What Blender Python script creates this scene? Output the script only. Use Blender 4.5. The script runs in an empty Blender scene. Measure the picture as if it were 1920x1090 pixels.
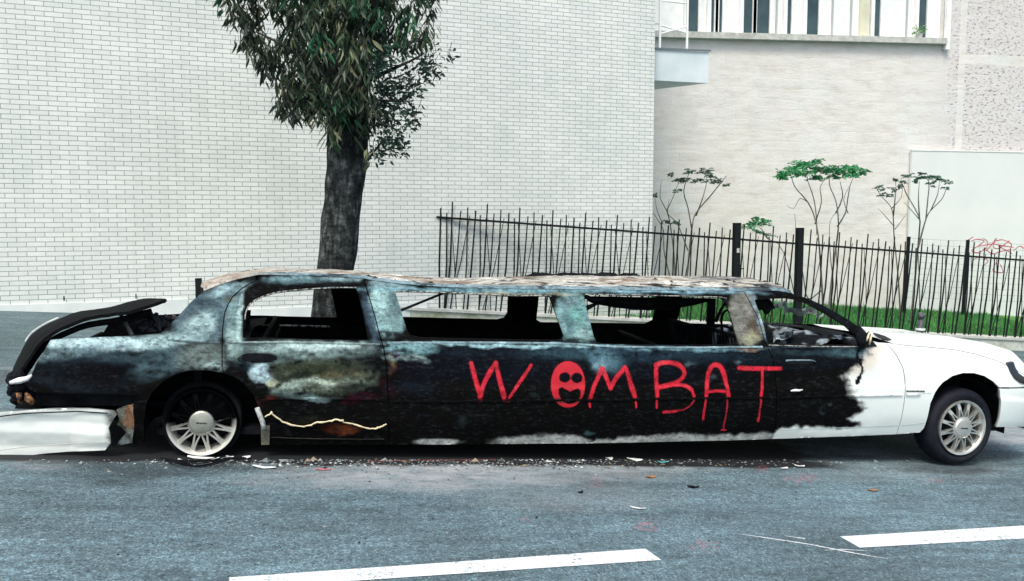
import bpy, math, random
import numpy as np
from math import radians, sin, cos, pi, atan
from mathutils import Vector
from mathutils.geometry import delaunay_2d_cdt

# ------------------------------------------------------------------ camera, world, light
scene = bpy.context.scene
COL = scene.collection
S_, C_, H_ = 0.073, -0.008, 1.656          # street fall along x, cross fall along y, eye height
F_, PX, PY = 1600., 960., 545.
PIT, YAW = atan(137/1600.), radians(12)
cam_d = bpy.data.cameras.new('camera'); cam = bpy.data.objects.new('camera', cam_d); COL.objects.link(cam)
cam_d.sensor_width = 36; cam_d.lens = F_*36/1920; cam_d.clip_end = 500
cam.location = (0, 0, H_); cam.rotation_euler = (pi/2-PIT, 0, -YAW)
scene.camera = cam
w = bpy.data.worlds.new('World'); scene.world = w; w.use_nodes = True
SUN_EL, SUN_AZ = radians(57), radians(208)   # azimuth clockwise from +y
nt = w.node_tree; bg = nt.nodes['Background']
sky = nt.nodes.new('ShaderNodeTexSky'); sky.sky_type = 'NISHITA'; sky.sun_disc = False
sky.sun_elevation = SUN_EL; sky.sun_rotation = SUN_AZ; sky.dust_density = 4; sky.air_density = 1.2; sky.ozone_density = 1.0
nt.links.new(sky.outputs[0], bg.inputs[0]); bg.inputs[1].default_value = 0.14
sd = bpy.data.lights.new('sun', 'SUN'); so = bpy.data.objects.new('sun', sd); COL.objects.link(so)
sd.energy = 1.5; sd.angle = radians(16); sd.color = (1.0, 0.95, 0.84)
dv = Vector((sin(SUN_AZ)*cos(SUN_EL), cos(SUN_AZ)*cos(SUN_EL), sin(SUN_EL)))
so.rotation_euler = dv.to_track_quat('Z', 'Y').to_euler(); so.location = (0, 0, 12)
scene.view_settings.view_transform = 'Standard'; scene.view_settings.look = 'None'
scene.view_settings.exposure = 0.70
scene.cycles.max_bounces = 8
rnd = random.Random(7); rng = np.random.default_rng(7)

# ------------------------------------------------------------------ geometry helpers
cp_, sp_ = cos(PIT), sin(PIT)
FW = np.array([sin(YAW)*cp_, cos(YAW)*cp_, -sp_]); RT = np.array([cos(YAW), -sin(YAW), 0.]); UP = np.cross(RT, FW)
CAM = np.array([0, 0, H_])
def hit(px, py, n, p0):
    """point where the sight line of a measured feature meets a plane of the real place"""
    d = FW*F_+RT*(px-PX)+UP*(PY-py); n = np.asarray(n, float)
    return CAM+d*(((np.asarray(p0, float)-CAM)@n)/(d@n))
def gz(x, y, dz=0.): return -S_*x+C_*y+dz
def ground(px, py, dz=0.): return hit(px, py, (S_, -C_, 1), (0, 0, dz))
def aty(px, py, y): return hit(px, py, (0, 1, 0), (0, y, 0))

def lin(r, g, b):
    f = lambda c: (c/255/12.92) if c/255 <= .04045 else ((c/255+.055)/1.055)**2.4
    return np.array([f(r), f(g), f(b)])
def hashn(ix, iy, seed):
    h = (ix*374761393+iy*668265263+seed*974711) & 0xffffffff
    h = ((h ^ (h >> 13))*1274126177) & 0xffffffff
    return ((h ^ (h >> 16)) & 0xffffff)/float(0xffffff)
def vnoise(x, y, seed=0):
    x = np.asarray(x, float); y = np.asarray(y, float)
    ix = np.floor(x).astype(np.int64); iy = np.floor(y).astype(np.int64)
    fx = x-ix; fy = y-iy; fx = fx*fx*(3-2*fx); fy = fy*fy*(3-2*fy)
    a = hashn(ix, iy, seed); b = hashn(ix+1, iy, seed); c = hashn(ix, iy+1, seed); d = hashn(ix+1, iy+1, seed)
    return a+(b-a)*fx+(c-a)*fy+(a-b-c+d)*fx*fy
def fbm(x, y, seed=0, o=4):
    t = 0; a = .5; x = np.asarray(x, float); y = np.asarray(y, float)
    for i in range(o):
        t = t+a*vnoise(x, y, seed+i*17); x = x*2.03+7.1; y = y*2.03+3.3; a *= .5
    return t/(1-.5**o)
def sstep(a, b, v): t = np.clip((v-a)/(b-a), 0, 1); return t*t*(3-2*t)

class MB:
    """collects faces and links them as one mesh object"""
    def __init__(s): s.v = []; s.f = []; s.n = 0; s.uv = None
    def add(s, vs, fs):
        n = len(s.v); s.v += [tuple(map(float, p)) for p in vs]; s.f += [tuple(i+n for i in f) for f in fs]; return s
    def box(s, x0, x1, y0, y1, z0, z1, sl=0.):
        # sl: z shear along x, so that flat-bottomed things follow the falling street
        P = [(x, y, z-sl*x) for z in (z0, z1) for y in (y0, y1) for x in (x0, x1)]
        return s.add(P, [(0, 2, 3, 1), (4, 5, 7, 6), (0, 1, 5, 4), (2, 6, 7, 3), (0, 4, 6, 2), (1, 3, 7, 5)])
    def bar(s, a, b, r0, r1=None, n=6, cap=True):
        return s.tube([a, b], [r0, r0 if r1 is None else r1], n, cap)
    def tube(s, pts, rs, n=8, cap=True, flat=1.):
        pts = [np.array(p, float) for p in pts]
        if not hasattr(rs, '__len__'): rs = [rs]*len(pts)
        base = len(s.v); ref = None
        for i, p in enumerate(pts):
            t = pts[min(i+1, len(pts)-1)]-pts[max(i-1, 0)]; t = t/(np.linalg.norm(t)+1e-12)
            if ref is None:
                ref = np.array([0, 0, 1.]) if abs(t[2]) < .9 else np.array([0, 1., 0])
            a = np.cross(ref, t); a /= np.linalg.norm(a)+1e-12; b = np.cross(t, a); ref = b
            for k in range(n):
                th = 2*pi*k/n; s.v.append(tuple(p+rs[i]*(cos(th)*a+flat*sin(th)*b)))
        for i in range(len(pts)-1):
            for k in range(n):
                s.f.append((base+i*n+k, base+i*n+(k+1) % n, base+(i+1)*n+(k+1) % n, base+(i+1)*n+k))
        if cap:
            s.f.append(tuple(base+k for k in range(n))[::-1]); s.f.append(tuple(base+(len(pts)-1)*n+k for k in range(n)))
        return s
    def sqbar(s, a, b, w, d):
        # rectangular bar, width w along x and depth d along y, from a to b (mostly upright)
        a = np.array(a, float); b = np.array(b, float)
        P = [p+np.array([i*w/2, j*d/2, 0]) for p in (a, b) for j in (-1, 1) for i in (-1, 1)]
        return s.add(P, [(0, 2, 3, 1), (4, 5, 7, 6), (0, 1, 5, 4), (2, 6, 7, 3), (0, 4, 6, 2), (1, 3, 7, 5)])
    def lathe(s, prof, c, n=48, a0=0., a1=2*pi):
        # revolves (r, y) about an axis along y through c
        full = abs(a1-a0-2*pi) < 1e-6; m = n if full else n+1; base = len(s.v)
        for (r, y) in prof:
            for k in range(m):
                th = a0+(a1-a0)*k/n; s.v.append((c[0]+r*cos(th), c[1]+y, c[2]+r*sin(th)))
        for i in range(len(prof)-1):
            for k in range(n):
                k2 = (k+1) % m; s.f.append((base+i*m+k, base+(i+1)*m+k, base+(i+1)*m+k2, base+i*m+k2))
        return s
    def lathez(s, prof, c, n=24):
        base = len(s.v)
        for (r, z) in prof:
            for k in range(n):
                th = 2*pi*k/n; s.v.append((c[0]+r*cos(th), c[1]+r*sin(th), c[2]+z))
        for i in range(len(prof)-1):
            for k in range(n):
                k2 = (k+1) % n; s.f.append((base+i*n+k, base+i*n+k2, base+(i+1)*n+k2, base+(i+1)*n+k))
        return s
    def grid(s, P):
        # P: array (m, n, 3)
        m, n = P.shape[:2]; base = len(s.v); s.v += [tuple(p) for p in P.reshape(-1, 3)]
        for i in range(m-1):
            for j in range(n-1):
                s.f.append((base+i*n+j, base+(i+1)*n+j, base+(i+1)*n+j+1, base+i*n+j+1))
        return s
    def build(s, name, mat, parent=None, smooth=False):
        me = bpy.data.meshes.new(name); me.from_pydata(s.v, [], s.f); me.update()
        o = bpy.data.objects.new(name, me); COL.objects.link(o)
        if mat: me.materials.append(mat)
        if parent: o.parent = parent
        if smooth: me.polygons.foreach_set('use_smooth', [True]*len(me.polygons))
        return o
def setcol(o, cols, clean=None):
    me = o.data; a = me.color_attributes.new('Col', 'FLOAT_COLOR', 'POINT')
    c = np.ones((len(me.vertices), 4)); c[:, :3] = cols
    if clean is not None: c[:, 3] = clean
    a.data.foreach_set('color', c.ravel())
def tag(o, label=None, cat=None, group=None, kind=None):
    if label: o['label'] = label
    if cat: o['category'] = cat
    if group: o['group'] = group
    if kind: o['kind'] = kind
    return o
def empty(name, loc=(0, 0, 0)):
    o = bpy.data.objects.new(name, None); COL.objects.link(o); o.location = loc; o.empty_display_size = .3; return o
def thing(name, label, cat, loc=(0, 0, 0), group=None): return tag(empty(name, loc), label, cat, group)
def clear_w(o): return o

# ------------------------------------------------------------------ materials
def newmat(name):
    m = bpy.data.materials.new(name); m.use_nodes = True; return m, m.node_tree, m.node_tree.nodes['Principled BSDF']
def N(nt, t, **kw):
    n = nt.nodes.new(t)
    for k, v in kw.items():
        if k in n.inputs: n.inputs[k].default_value = v
        else: setattr(n, k, v)
    return n
def rampn(nt, src, stops):
    r = nt.nodes.new('ShaderNodeValToRGB'); el = r.color_ramp.elements
    while len(el) < len(stops): el.new(.5)
    for e, (p, c) in zip(el, stops):
        e.position = p; e.color = (*c, 1) if hasattr(c, '__len__') else (c, c, c, 1)
    nt.links.new(src, r.inputs[0]); return r
def mixc(nt, fac, a, b, mode='MIX'):
    m = nt.nodes.new('ShaderNodeMix'); m.data_type = 'RGBA'; m.blend_type = mode
    for sock, v in ((m.inputs[0], fac), (m.inputs[6], a), (m.inputs[7], b)):
        if isinstance(v, bpy.types.NodeSocket): nt.links.new(v, sock)
        elif hasattr(v, '__len__'): sock.default_value = (*v[:3], 1)
        else: sock.default_value = v if sock.type == 'VALUE' else (v, v, v, 1)
    return m.outputs[2]
def math_(nt, op, a, b=0., c=None, clamp=False):
    m = nt.nodes.new('ShaderNodeMath'); m.operation = op; m.use_clamp = clamp
    for i, v in enumerate((a, b) if c is None else (a, b, c)):
        if isinstance(v, bpy.types.NodeSocket): nt.links.new(v, m.inputs[i])
        else: m.inputs[i].default_value = v
    return m.outputs[0]
def coords(nt, scale=(1, 1, 1), kind='Object', loc=(0, 0, 0), rot=(0, 0, 0)):
    t = nt.nodes.new('ShaderNodeTexCoord'); m = nt.nodes.new('ShaderNodeMapping')
    m.inputs['Scale'].default_value = scale; m.inputs['Location'].default_value = loc; m.inputs['Rotation'].default_value = rot
    nt.links.new(t.outputs[kind], m.inputs[0]); return m.outputs[0]
def noise(nt, vec, scale, detail=4, rough=.55):
    n = N(nt, 'ShaderNodeTexNoise', Scale=scale, Detail=detail, Roughness=rough); nt.links.new(vec, n.inputs['Vector']); return n.outputs[0]
def bump(nt, bs, h, strength, dist=.01):
    b = N(nt, 'ShaderNodeBump', Strength=strength, Distance=dist); nt.links.new(h, b.inputs['Height']); nt.links.new(b.outputs[0], bs.inputs['Normal'])
def simple(name, c1, c2=None, scale=12, rough=.6, metal=0., bmp=.2, detail=5, sc=(1, 1, 1), lo=.35, hi=.65, bd=.005, spec=.5):
    m, nt, bs = newmat(name); bs.inputs['Specular IOR Level'].default_value = spec; v = coords(nt, sc); n = noise(nt, v, scale, detail)
    r = rampn(nt, n, [(lo, tuple(c1)), (hi, tuple(c2 if c2 is not None else c1))])
    nt.links.new(r.outputs[0], bs.inputs['Base Color']); bs.inputs['Roughness'].default_value = rough; bs.inputs['Metallic'].default_value = metal
    if bmp: bump(nt, bs, n, bmp, bd)
    return m

def mat_road(name, base=(.084, .136, .155)):
    m, nt, bs = newmat(name); v = coords(nt)
    fine = noise(nt, v, 95, 3, .8); mid = noise(nt, v, 34, 4, .7); big = noise(nt, v, .9, 5, .6); streak = noise(nt, coords(nt, (1, 3.5, 1)), 2.2, 6, .65)
    b = np.array(base)
    c = rampn(nt, fine, [(.32, tuple(b*.25)), (.45, tuple(b*.85)), (.56, tuple(b*1.15)), (.68, tuple(b*2.7))]).outputs[0]
    c = mixc(nt, .75, c, rampn(nt, mid, [(.34, .45), (.5, 1.), (.66, 1.7)]).outputs[0], 'MULTIPLY')
    c = mixc(nt, .8, c, rampn(nt, big, [(.3, .68), (.7, 1.38)]).outputs[0], 'MULTIPLY')
    c = mixc(nt, .7, c, rampn(nt, streak, [(.34, .55), (.5, 1.0), (.7, 1.45)]).outputs[0], 'MULTIPLY')
    # rare bright grit and dark pits
    vo = N(nt, 'ShaderNodeTexVoronoi', Scale=42.); nt.links.new(v, vo.inputs['Vector'])
    gr = rampn(nt, vo.outputs['Distance'], [(.0, 1.), (.22, 1.), (.36, 0.)]).outputs[0]
    sel = rampn(nt, vo.outputs['Color'], [(.66, 0.), (.74, 1.)]).outputs[0]
    c = mixc(nt, math_(nt, 'MULTIPLY', math_(nt, 'MULTIPLY', gr, sel), .5), c, (.30, .38, .40))
    sel2 = rampn(nt, vo.outputs['Color'], [(.30, 1.), (.36, 0.)]).outputs[0]
    c = mixc(nt, math_(nt, 'MULTIPLY', math_(nt, 'MULTIPLY', gr, sel2), .7), c, (.012, .02, .025))
    # ash, soot and wet stains from the fire; soot also carries painted under-car shadow
    ca = nt.nodes.new('ShaderNodeVertexColor'); ca.layer_name = 'Col'
    sp = nt.nodes.new('ShaderNodeSeparateColor'); nt.links.new(ca.outputs[0], sp.inputs[0])
    st = noise(nt, coords(nt, (1, 2, 1)), 5, 7, .7)
    ash = math_(nt, 'MULTIPLY', sp.outputs[0], rampn(nt, st, [(.35, .25), (.62, 1.)]).outputs[0])
    c = mixc(nt, ash, c, (.34, .36, .37))
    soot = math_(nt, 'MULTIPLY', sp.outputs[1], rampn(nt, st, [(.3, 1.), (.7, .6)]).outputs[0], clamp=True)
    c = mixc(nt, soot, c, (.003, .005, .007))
    pk = math_(nt, 'MULTIPLY', sp.outputs[2], rampn(nt, noise(nt, v, 22, 4, .7), [(.5, 0.), (.62, .75)]).outputs[0])
    c = mixc(nt, pk, c, (.42, .12, .17))
    nt.links.new(c, bs.inputs['Base Color']); bs.inputs['Roughness'].default_value = .82
    bump(nt, bs, math_(nt, 'ADD', fine, math_(nt, 'MULTIPLY', mid, .6)), .6, .006)
    return m
M_road = mat_road('asphalt'); M_pave = mat_road('pavement_asphalt', (.066, .108, .12))
M_kerb = simple('granite_kerb', (.09, .125, .14), (.14, .18, .19), 30, .8)
M_mark, nt_, bs_ = newmat('road_paint'); v_m = coords(nt_); nm1 = noise(nt_, v_m, 48, 6, .75); nm2 = noise(nt_, v_m, 3.5, 5, .6)
cm_ = rampn(nt_, nm2, [(.3, (.60, .66, .67)), (.6, (.76, .80, .80))]).outputs[0]
cm_ = mixc(nt_, rampn(nt_, math_(nt_, 'ADD', nm1, math_(nt_, 'MULTIPLY', nm2, .35)), [(.72, 0.), (.78, .75)]).outputs[0], cm_, (.14, .19, .21))
nt_.links.new(cm_, bs_.inputs['Base Color']); bs_.inputs['Roughness'].default_value = .65; bump(nt_, bs_, nm1, .5, .004)
M_lawn = simple('lawn_soil', (.03, .12, .015), (.09, .26, .05), 6, .9)
M_black = simple('black_steel', (.003, .004, .005), (.008, .011, .012), 25, .6, .0, bmp=.1, spec=.2)
M_soot = simple('soot', (.002, .0025, .004), (.009, .011, .014), 9, .9, bmp=.5, bd=.01, spec=.12)
M_inner = simple('burnt_interior', (.002, .0025, .0035), (.016, .02, .024), 7, .85, bmp=.8, lo=.5, hi=.9, bd=.02, spec=.12)
M_rubber = simple('tyre_rubber', (.0035, .0045, .009), (.008, .010, .018), 18, .7, bmp=.1, spec=.25)
M_chrome = simple('wheel_alloy', (.50, .50, .46), (.80, .80, .76), 14, .32, .85, bmp=.05, lo=.3, hi=.6)
M_rusty = simple('rust_orange', (.02, .012, .01), (.36, .17, .06), 38, .9, bmp=.6, lo=.42, hi=.7)
M_white = simple('white_frame', (.74, .77, .76), (.84, .86, .85), 5, .5, bmp=0)
M_conc = simple('concrete', (.36, .38, .35), (.55, .57, .53), 7, .85, bmp=.3)
M_glass_dark = simple('window_glass', (.02, .045, .055), (.05, .09, .10), 1.5, .12, bmp=0)
M_paper = simple('white_scrap', (.6, .63, .62), (.8, .83, .82), 30, .7, bmp=.3)
M_leafdry = simple('dry_leaf', (.22, .09, .03), (.42, .2, .08), 40, .7)
M_beige = simple('melted_trim', (.52, .44, .27), (.78, .70, .48), 40, .6, bmp=.5)

def mat_brick():
    m, nt, bs = newmat('white_brick')
    tc = nt.nodes.new('ShaderNodeTexCoord'); sep = nt.nodes.new('ShaderNodeSeparateXYZ'); nt.links.new(tc.outputs['Object'], sep.inputs[0])
    cmb = nt.nodes.new('ShaderNodeCombineXYZ'); nt.links.new(math_(nt, 'ADD', sep.outputs[0], BR_U), cmb.inputs[0]); nt.links.new(math_(nt, 'ADD', sep.outputs[2], BR_Z), cmb.inputs[1])
    br = N(nt, 'ShaderNodeTexBrick', Scale=1.); br.inputs['Brick Width'].default_value = BW; br.inputs['Row Height'].default_value = BH
    br.inputs['Mortar Size'].default_value = .0050; br.inputs['Mortar Smooth'].default_value = .25; br.inputs['Bias'].default_value = 0.
    br.inputs['Color1'].default_value = (.665, .705, .675, 1); br.inputs['Color2'].default_value = (.745, .775, .745, 1); br.inputs['Mortar'].default_value = (.25, .30, .29, 1)
    nt.links.new(cmb.outputs[0], br.inputs['Vector'])
    v = coords(nt); n = noise(nt, v, .7, 4); n2 = noise(nt, v, 35, 4)
    c = mixc(nt, .8, br.outputs[0], rampn(nt, n, [(.3, (.88, .91, .9)), (.7, (1.06, 1.05, 1.05))]).outputs[0], 'MULTIPLY')
    c = mixc(nt, .8, c, rampn(nt, n2, [(.3, .93), (.7, 1.05)]).outputs[0], 'MULTIPLY')
    # dribbles of dirt under the odd course
    st = noise(nt, coords(nt, (7, 7, .5)), 1.2, 6, .7)
    c = mixc(nt, .6, c, rampn(nt, st, [(.3, (.86, .9, .87)), (.55, 1.)]).outputs[0], 'MULTIPLY')
    nt.links.new(c, bs.inputs['Base Color']); bs.inputs['Roughness'].default_value = .55
    h = math_(nt, 'SUBTRACT', math_(nt, 'MULTIPLY', n2, .12), br.outputs['Fac']); bump(nt, bs, h, .5, .006)
    return m
def mat_render():
    # old rendered rubble wall: soft courses of stone showing through; rough pitted roughcast towards its right end
    m, nt, bs = newmat('rendered_wall'); v = coords(nt)
    vs = coords(nt, (2.2, 2.2, 5.5)); n1 = noise(nt, vs, .9, 7, .62); n2 = noise(nt, v, .5, 4); n3 = noise(nt, v, 20, 5, .65)
    wn = noise(nt, v, 2.2, 3)
    tc = nt.nodes.new('ShaderNodeTexCoord'); add = nt.nodes.new('ShaderNodeVectorMath'); add.operation = 'MULTIPLY_ADD'
    add.inputs[1].default_value = (.25, .25, .25)
    cn = nt.nodes.new('ShaderNodeTexNoise'); cn.inputs['Scale'].default_value = 1.6; nt.links.new(tc.outputs['Object'], cn.inputs['Vector'])
    nt.links.new(cn.outputs['Color'], add.inputs[0]); nt.links.new(v, add.inputs[2])
    add.inputs[1].default_value = (.20, .0, .16)
    sx = nt.nodes.new('ShaderNodeSeparateXYZ'); nt.links.new(add.outputs[0], sx.inputs[0]); cx = nt.nodes.new('ShaderNodeCombineXYZ'); nt.links.new(sx.outputs[0], cx.inputs[0]); nt.links.new(sx.outputs[2], cx.inputs[1])
    bk_ = N(nt, 'ShaderNodeTexBrick', Scale=1.); bk_.inputs['Brick Width'].default_value = .62; bk_.inputs['Row Height'].default_value = .235; bk_.inputs['Mortar Size'].default_value = .03; bk_.inputs['Mortar Smooth'].default_value = 1.; bk_.offset = .37; bk_.squash = .7; bk_.squash_frequency = 3
    bk_.inputs['Color1'].default_value = (.93, .92, .90, 1); bk_.inputs['Color2'].default_value = (1.05, 1.06, 1.06, 1); bk_.inputs['Mortar'].default_value = (.96, .95, .92, 1); nt.links.new(cx.outputs[0], bk_.inputs['Vector'])
    fade = rampn(nt, noise(nt, v, .8, 3), [(.40, .25), (.62, 1.)]).outputs[0]
    joint = math_(nt, 'SUBTRACT', 1., math_(nt, 'MULTIPLY', bk_.outputs['Fac'], fade))
    c = rampn(nt, n2, [(.3, (.63, .655, .64)), (.5, (.67, .66, .625)), (.72, (.65, .68, .67))]).outputs[0]
    c = mixc(nt, .5, c, bk_.outputs[0], 'MULTIPLY')
    c = mixc(nt, .8, c, rampn(nt, n1, [(.32, (.86, .84, .80)), (.5, 1.), (.7, 1.08)]).outputs[0], 'MULTIPLY')
    # sparse pits
    sepp = nt.nodes.new('ShaderNodeSeparateXYZ'); nt.links.new(v, sepp.inputs[0])
    pit = noise(nt, coords(nt, (1, 1, 2.2)), 9.5, 6, .74)
    right = math_(nt, 'MULTIPLY', math_(nt, 'SUBTRACT', sepp.outputs[0], ROUGH_X), .9, clamp=True)
    up = math_(nt, 'MULTIPLY', math_(nt, 'SUBTRACT', sepp.outputs[2], 2.4), 2., clamp=True)
    # smooth repair bands between the roughcast bays
    b1 = math_(nt, 'COMPARE', sepp.outputs[0], BAND_X, .09); b2 = math_(nt, 'MULTIPLY', math_(nt, 'COMPARE', sepp.outputs[2], BAND_Z, .12), math_(nt, 'GREATER_THAN', sepp.outputs[0], BAND_X))
    band = math_(nt, 'SUBTRACT', 1., math_(nt, 'MAXIMUM', b1, b2), clamp=True)
    ra = math_(nt, 'MULTIPLY', math_(nt, 'MULTIPLY', right, up), band)
    thr = math_(nt, 'SUBTRACT', .74, math_(nt, 'MULTIPLY', ra, .185))
    dark = math_(nt, 'MULTIPLY', math_(nt, 'SUBTRACT', pit, thr), 18., clamp=True)
    c = mixc(nt, math_(nt, 'MULTIPLY', ra, .5), c, (.58, .56, .57))
    c = mixc(nt, math_(nt, 'MULTIPLY', dark, .75), c, (.13, .12, .125))
    nt.links.new(c, bs.inputs['Base Color']); bs.inputs['Roughness'].default_value = .9
    h = math_(nt, 'ADD', math_(nt, 'MULTIPLY', n1, 1.), math_(nt, 'SUBTRACT', math_(nt, 'ADD', math_(nt, 'MULTIPLY', joint, .12), math_(nt, 'MULTIPLY', n3, .45)), dark))
    bump(nt, bs, h, .55, .03)
    return m
def mat_body():
    m, nt, bs = newmat('car_body_paint')
    ca = nt.nodes.new('ShaderNodeVertexColor'); ca.layer_name = 'Col'; clean = ca.outputs[1]
    v = coords(nt); n1 = noise(nt, v, 45, 6, .7); n2 = noise(nt, v, 9, 6, .65); n3 = noise(nt, coords(nt, (1, 1, 2.5)), 22, 5, .7)
    burnt = math_(nt, 'SUBTRACT', 1., clean, clamp=True)
    k = mixc(nt, 1., rampn(nt, n1, [(.3, .6), (.5, 1.), (.7, 1.5)]).outputs[0], rampn(nt, n2, [(.28, .5), (.5, 1.), (.72, 1.5)]).outputs[0], 'MULTIPLY')
    c = mixc(nt, math_(nt, 'MULTIPLY', burnt, .8), ca.outputs[0], k, 'MULTIPLY')
    fl = math_(nt, 'MULTIPLY', rampn(nt, n3, [(.55, 0.), (.60, 1.)]).outputs[0], math_(nt, 'MULTIPLY', burnt, .5))
    c = mixc(nt, fl, c, (.015, .02, .025))
    n4 = noise(nt, coords(nt, (1, 1, 1.6)), 13, 8, .72); c = mixc(nt, math_(nt, 'MULTIPLY', burnt, .5), c, rampn(nt, n4, [(.47, .55), (.49, 1.05), (.60, 1.05), (.62, 1.5)]).outputs[0], 'MULTIPLY')
    gm = noise(nt, v, 2.2, 5, .6)
    c = mixc(nt, math_(nt, 'MULTIPLY', clean, .55), c, rampn(nt, gm, [(.3, (.90, .92, .92)), (.6, 1.)]).outputs[0], 'MULTIPLY')
    nt.links.new(c, bs.inputs['Base Color'])
    rr = math_(nt, 'ADD', math_(nt, 'MULTIPLY', burnt, .40), .30); rr = math_(nt, 'ADD', rr, math_(nt, 'MULTIPLY', math_(nt, 'MULTIPLY', n2, burnt), .22)); nt.links.new(rr, bs.inputs['Roughness'])
    nt.links.new(math_(nt, 'MULTIPLY', clean, .5), bs.inputs['Coat Weight']); bs.inputs['Coat Roughness'].default_value = .06
    nt.links.new(math_(nt, 'ADD', math_(nt, 'MULTIPLY', clean, .4), .07), bs.inputs['Specular IOR Level'])
    b = N(nt, 'ShaderNodeBump', Distance=.006); nt.links.new(math_(nt, 'MULTIPLY', burnt, .45), b.inputs['Strength'])
    nt.links.new(math_(nt, 'ADD', n1, n2), b.inputs['Height']); nt.links.new(b.outputs[0], bs.inputs['Normal'])
    return m
def mat_spray(name, col, dens=1.):
    m, nt, bs = newmat(name)
    uv = nt.nodes.new('ShaderNodeUVMap'); sep = nt.nodes.new('ShaderNodeSeparateXYZ'); nt.links.new(uv.outputs[0], sep.inputs[0])
    v = coords(nt); n = noise(nt, v, 70, 4, .7); n2 = noise(nt, v, 9, 3)
    a = rampn(nt, math_(nt, 'ADD', math_(nt, 'ABSOLUTE', sep.outputs[1]), math_(nt, 'MULTIPLY', math_(nt, 'SUBTRACT', n, .5), .35)), [(.30, dens), (.62, dens*.75), (.95, 0.)]).outputs[0]
    a = math_(nt, 'MULTIPLY', a, rampn(nt, noise(nt, v, 26, 5, .7), [(.36, .55), (.54, 1.)]).outputs[0]); nt.links.new(a, bs.inputs['Alpha'])
    c = rampn(nt, n2, [(.3, tuple(np.array(col)*.75)), (.7, tuple(np.array(col)*1.2))]).outputs[0]
    nt.links.new(c, bs.inputs['Base Color']); bs.inputs['Roughness'].default_value = .45
    return m
def mat_leaf(name, trans=.25):
    m, nt, bs = newmat(name); ca = nt.nodes.new('ShaderNodeVertexColor'); ca.layer_name = 'Col'
    nt.links.new(ca.outputs[0], bs.inputs['Base Color']); bs.inputs['Roughness'].default_value = .5
    bs.inputs['Transmission Weight'].default_value = 0.; bs.inputs['Subsurface Weight'].default_value = 0.
    tr = N(nt, 'ShaderNodeBsdfTranslucent'); nt.links.new(ca.outputs[0], tr.inputs[0]); mx = N(nt, 'ShaderNodeMixShader'); mx.inputs[0].default_value = trans
    out = nt.nodes['Material Output']; nt.links.new(bs.outputs[0], mx.inputs[1]); nt.links.new(tr.outputs[0], mx.inputs[2]); nt.links.new(mx.outputs[0], out.inputs[0])
    return m
def mat_bark():
    m, nt, bs = newmat('bark'); n = noise(nt, coords(nt, (1, 1, .35)), 14, 8, .7); n2 = noise(nt, coords(nt, (1, 1, .5)), 3.2, 4)
    c = rampn(nt, n, [(.3, (.006, .008, .009)), (.5, (.036, .043, .043)), (.70, (.19, .21, .20))]).outputs[0]
    c = mixc(nt, 1., c, rampn(nt, n2, [(.40, .32), (.62, 1.35)]).outputs[0], 'MULTIPLY'); n3 = noise(nt, coords(nt, (1, 1, 2.5)), 7, 6, .75); c = mixc(nt, .8, c, rampn(nt, n3, [(.42, .4), (.5, 1.), (.66, 1.9)]).outputs[0], 'MULTIPLY')
    nt.links.new(c, bs.inputs['Base Color']); bs.inputs['Roughness'].default_value = .9; bs.inputs['Specular IOR Level'].default_value = .15; bump(nt, bs, math_(nt, 'ADD', n, n3), 1., .03); return m
def mat_lowwall():
    m, nt, bs = newmat('mossy_low_wall'); n = noise(nt, coords(nt, (1, 1, 2)), 1.3, 6, .65); n2 = noise(nt, coords(nt), 14, 5)
    c = rampn(nt, n, [(.36, (.50, .54, .50)), (.52, (.42, .45, .38)), (.66, (.20, .24, .10))]).outputs[0]
    c = mixc(nt, .8, c, rampn(nt, n2, [(.3, .7), (.6, 1.1)]).outputs[0], 'MULTIPLY'); nt.links.new(c, bs.inputs['Base Color']); bs.inputs['Roughness'].default_value = .9
    bump(nt, bs, n2, .4, .01); return m
M_body = mat_body(); M_red = mat_spray('red_spray_paint', (.56, .009, .028), .95); M_redthin = mat_spray('thin_red_spray_paint', (.45, .012, .03), .7)
M_face, nt_, bs_ = newmat('red_spray_face'); ca = nt_.nodes.new('ShaderNodeVertexColor'); ca.layer_name = 'Col'; nt_.links.new(ca.outputs[0], bs_.inputs['Base Color']); nf_ = noise(nt_, coords(nt_), 60, 4, .7)
nt_.links.new(rampn(nt_, math_(nt_, 'ADD', ca.outputs[1], math_(nt_, 'MULTIPLY', math_(nt_, 'SUBTRACT', nf_, .5), .5)), [(.15, 0.), (.6, .95)]).outputs[0], bs_.inputs['Alpha']); bs_.inputs['Roughness'].default_value = .5
M_tag = mat_spray('faded_red_spray', (.58, .07, .10), .8)
M_leaf = mat_leaf('tree_leaf'); M_bark = mat_bark(); M_stem = simple('sapling_bark', (.05, .055, .05), (.14, .14, .12), 30, .8)
M_low = mat_lowwall()

# ------------------------------------------------------------------ the setting: street, pavement, lawn
KY = 8.45                                         # kerb line
def sheet(name, x0, x1, y0, y1, dz, mat, nx, ny, kind='structure', colf=None, xs=None, ys=None):
    xs = np.linspace(x0, x1, nx) if xs is None else xs; ys = np.linspace(y0, y1, ny) if ys is None else ys
    X, Y = np.meshgrid(xs, ys, indexing='ij'); P = np.stack([X, Y, gz(X, Y, dz)], -1)
    o = MB().grid(P).build(name, mat)
    # make faces look upwards
    o.data.flip_normals()
    c = colf(X.ravel(), Y.ravel()) if colf else np.zeros((X.size, 3))
    setcol(o, c); return tag(o, kind=kind)
def proj_np(P):
    Q = P-CAM; z = Q@FW; return PX+F_*(Q@RT)/z, PY-F_*(Q@UP)/z
def gblob(u, v, cx, cy, rx, ry): return np.clip(1-((u-cx)/rx)**2-((v-cy)/ry)**2, 0, 1)**.8
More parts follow.
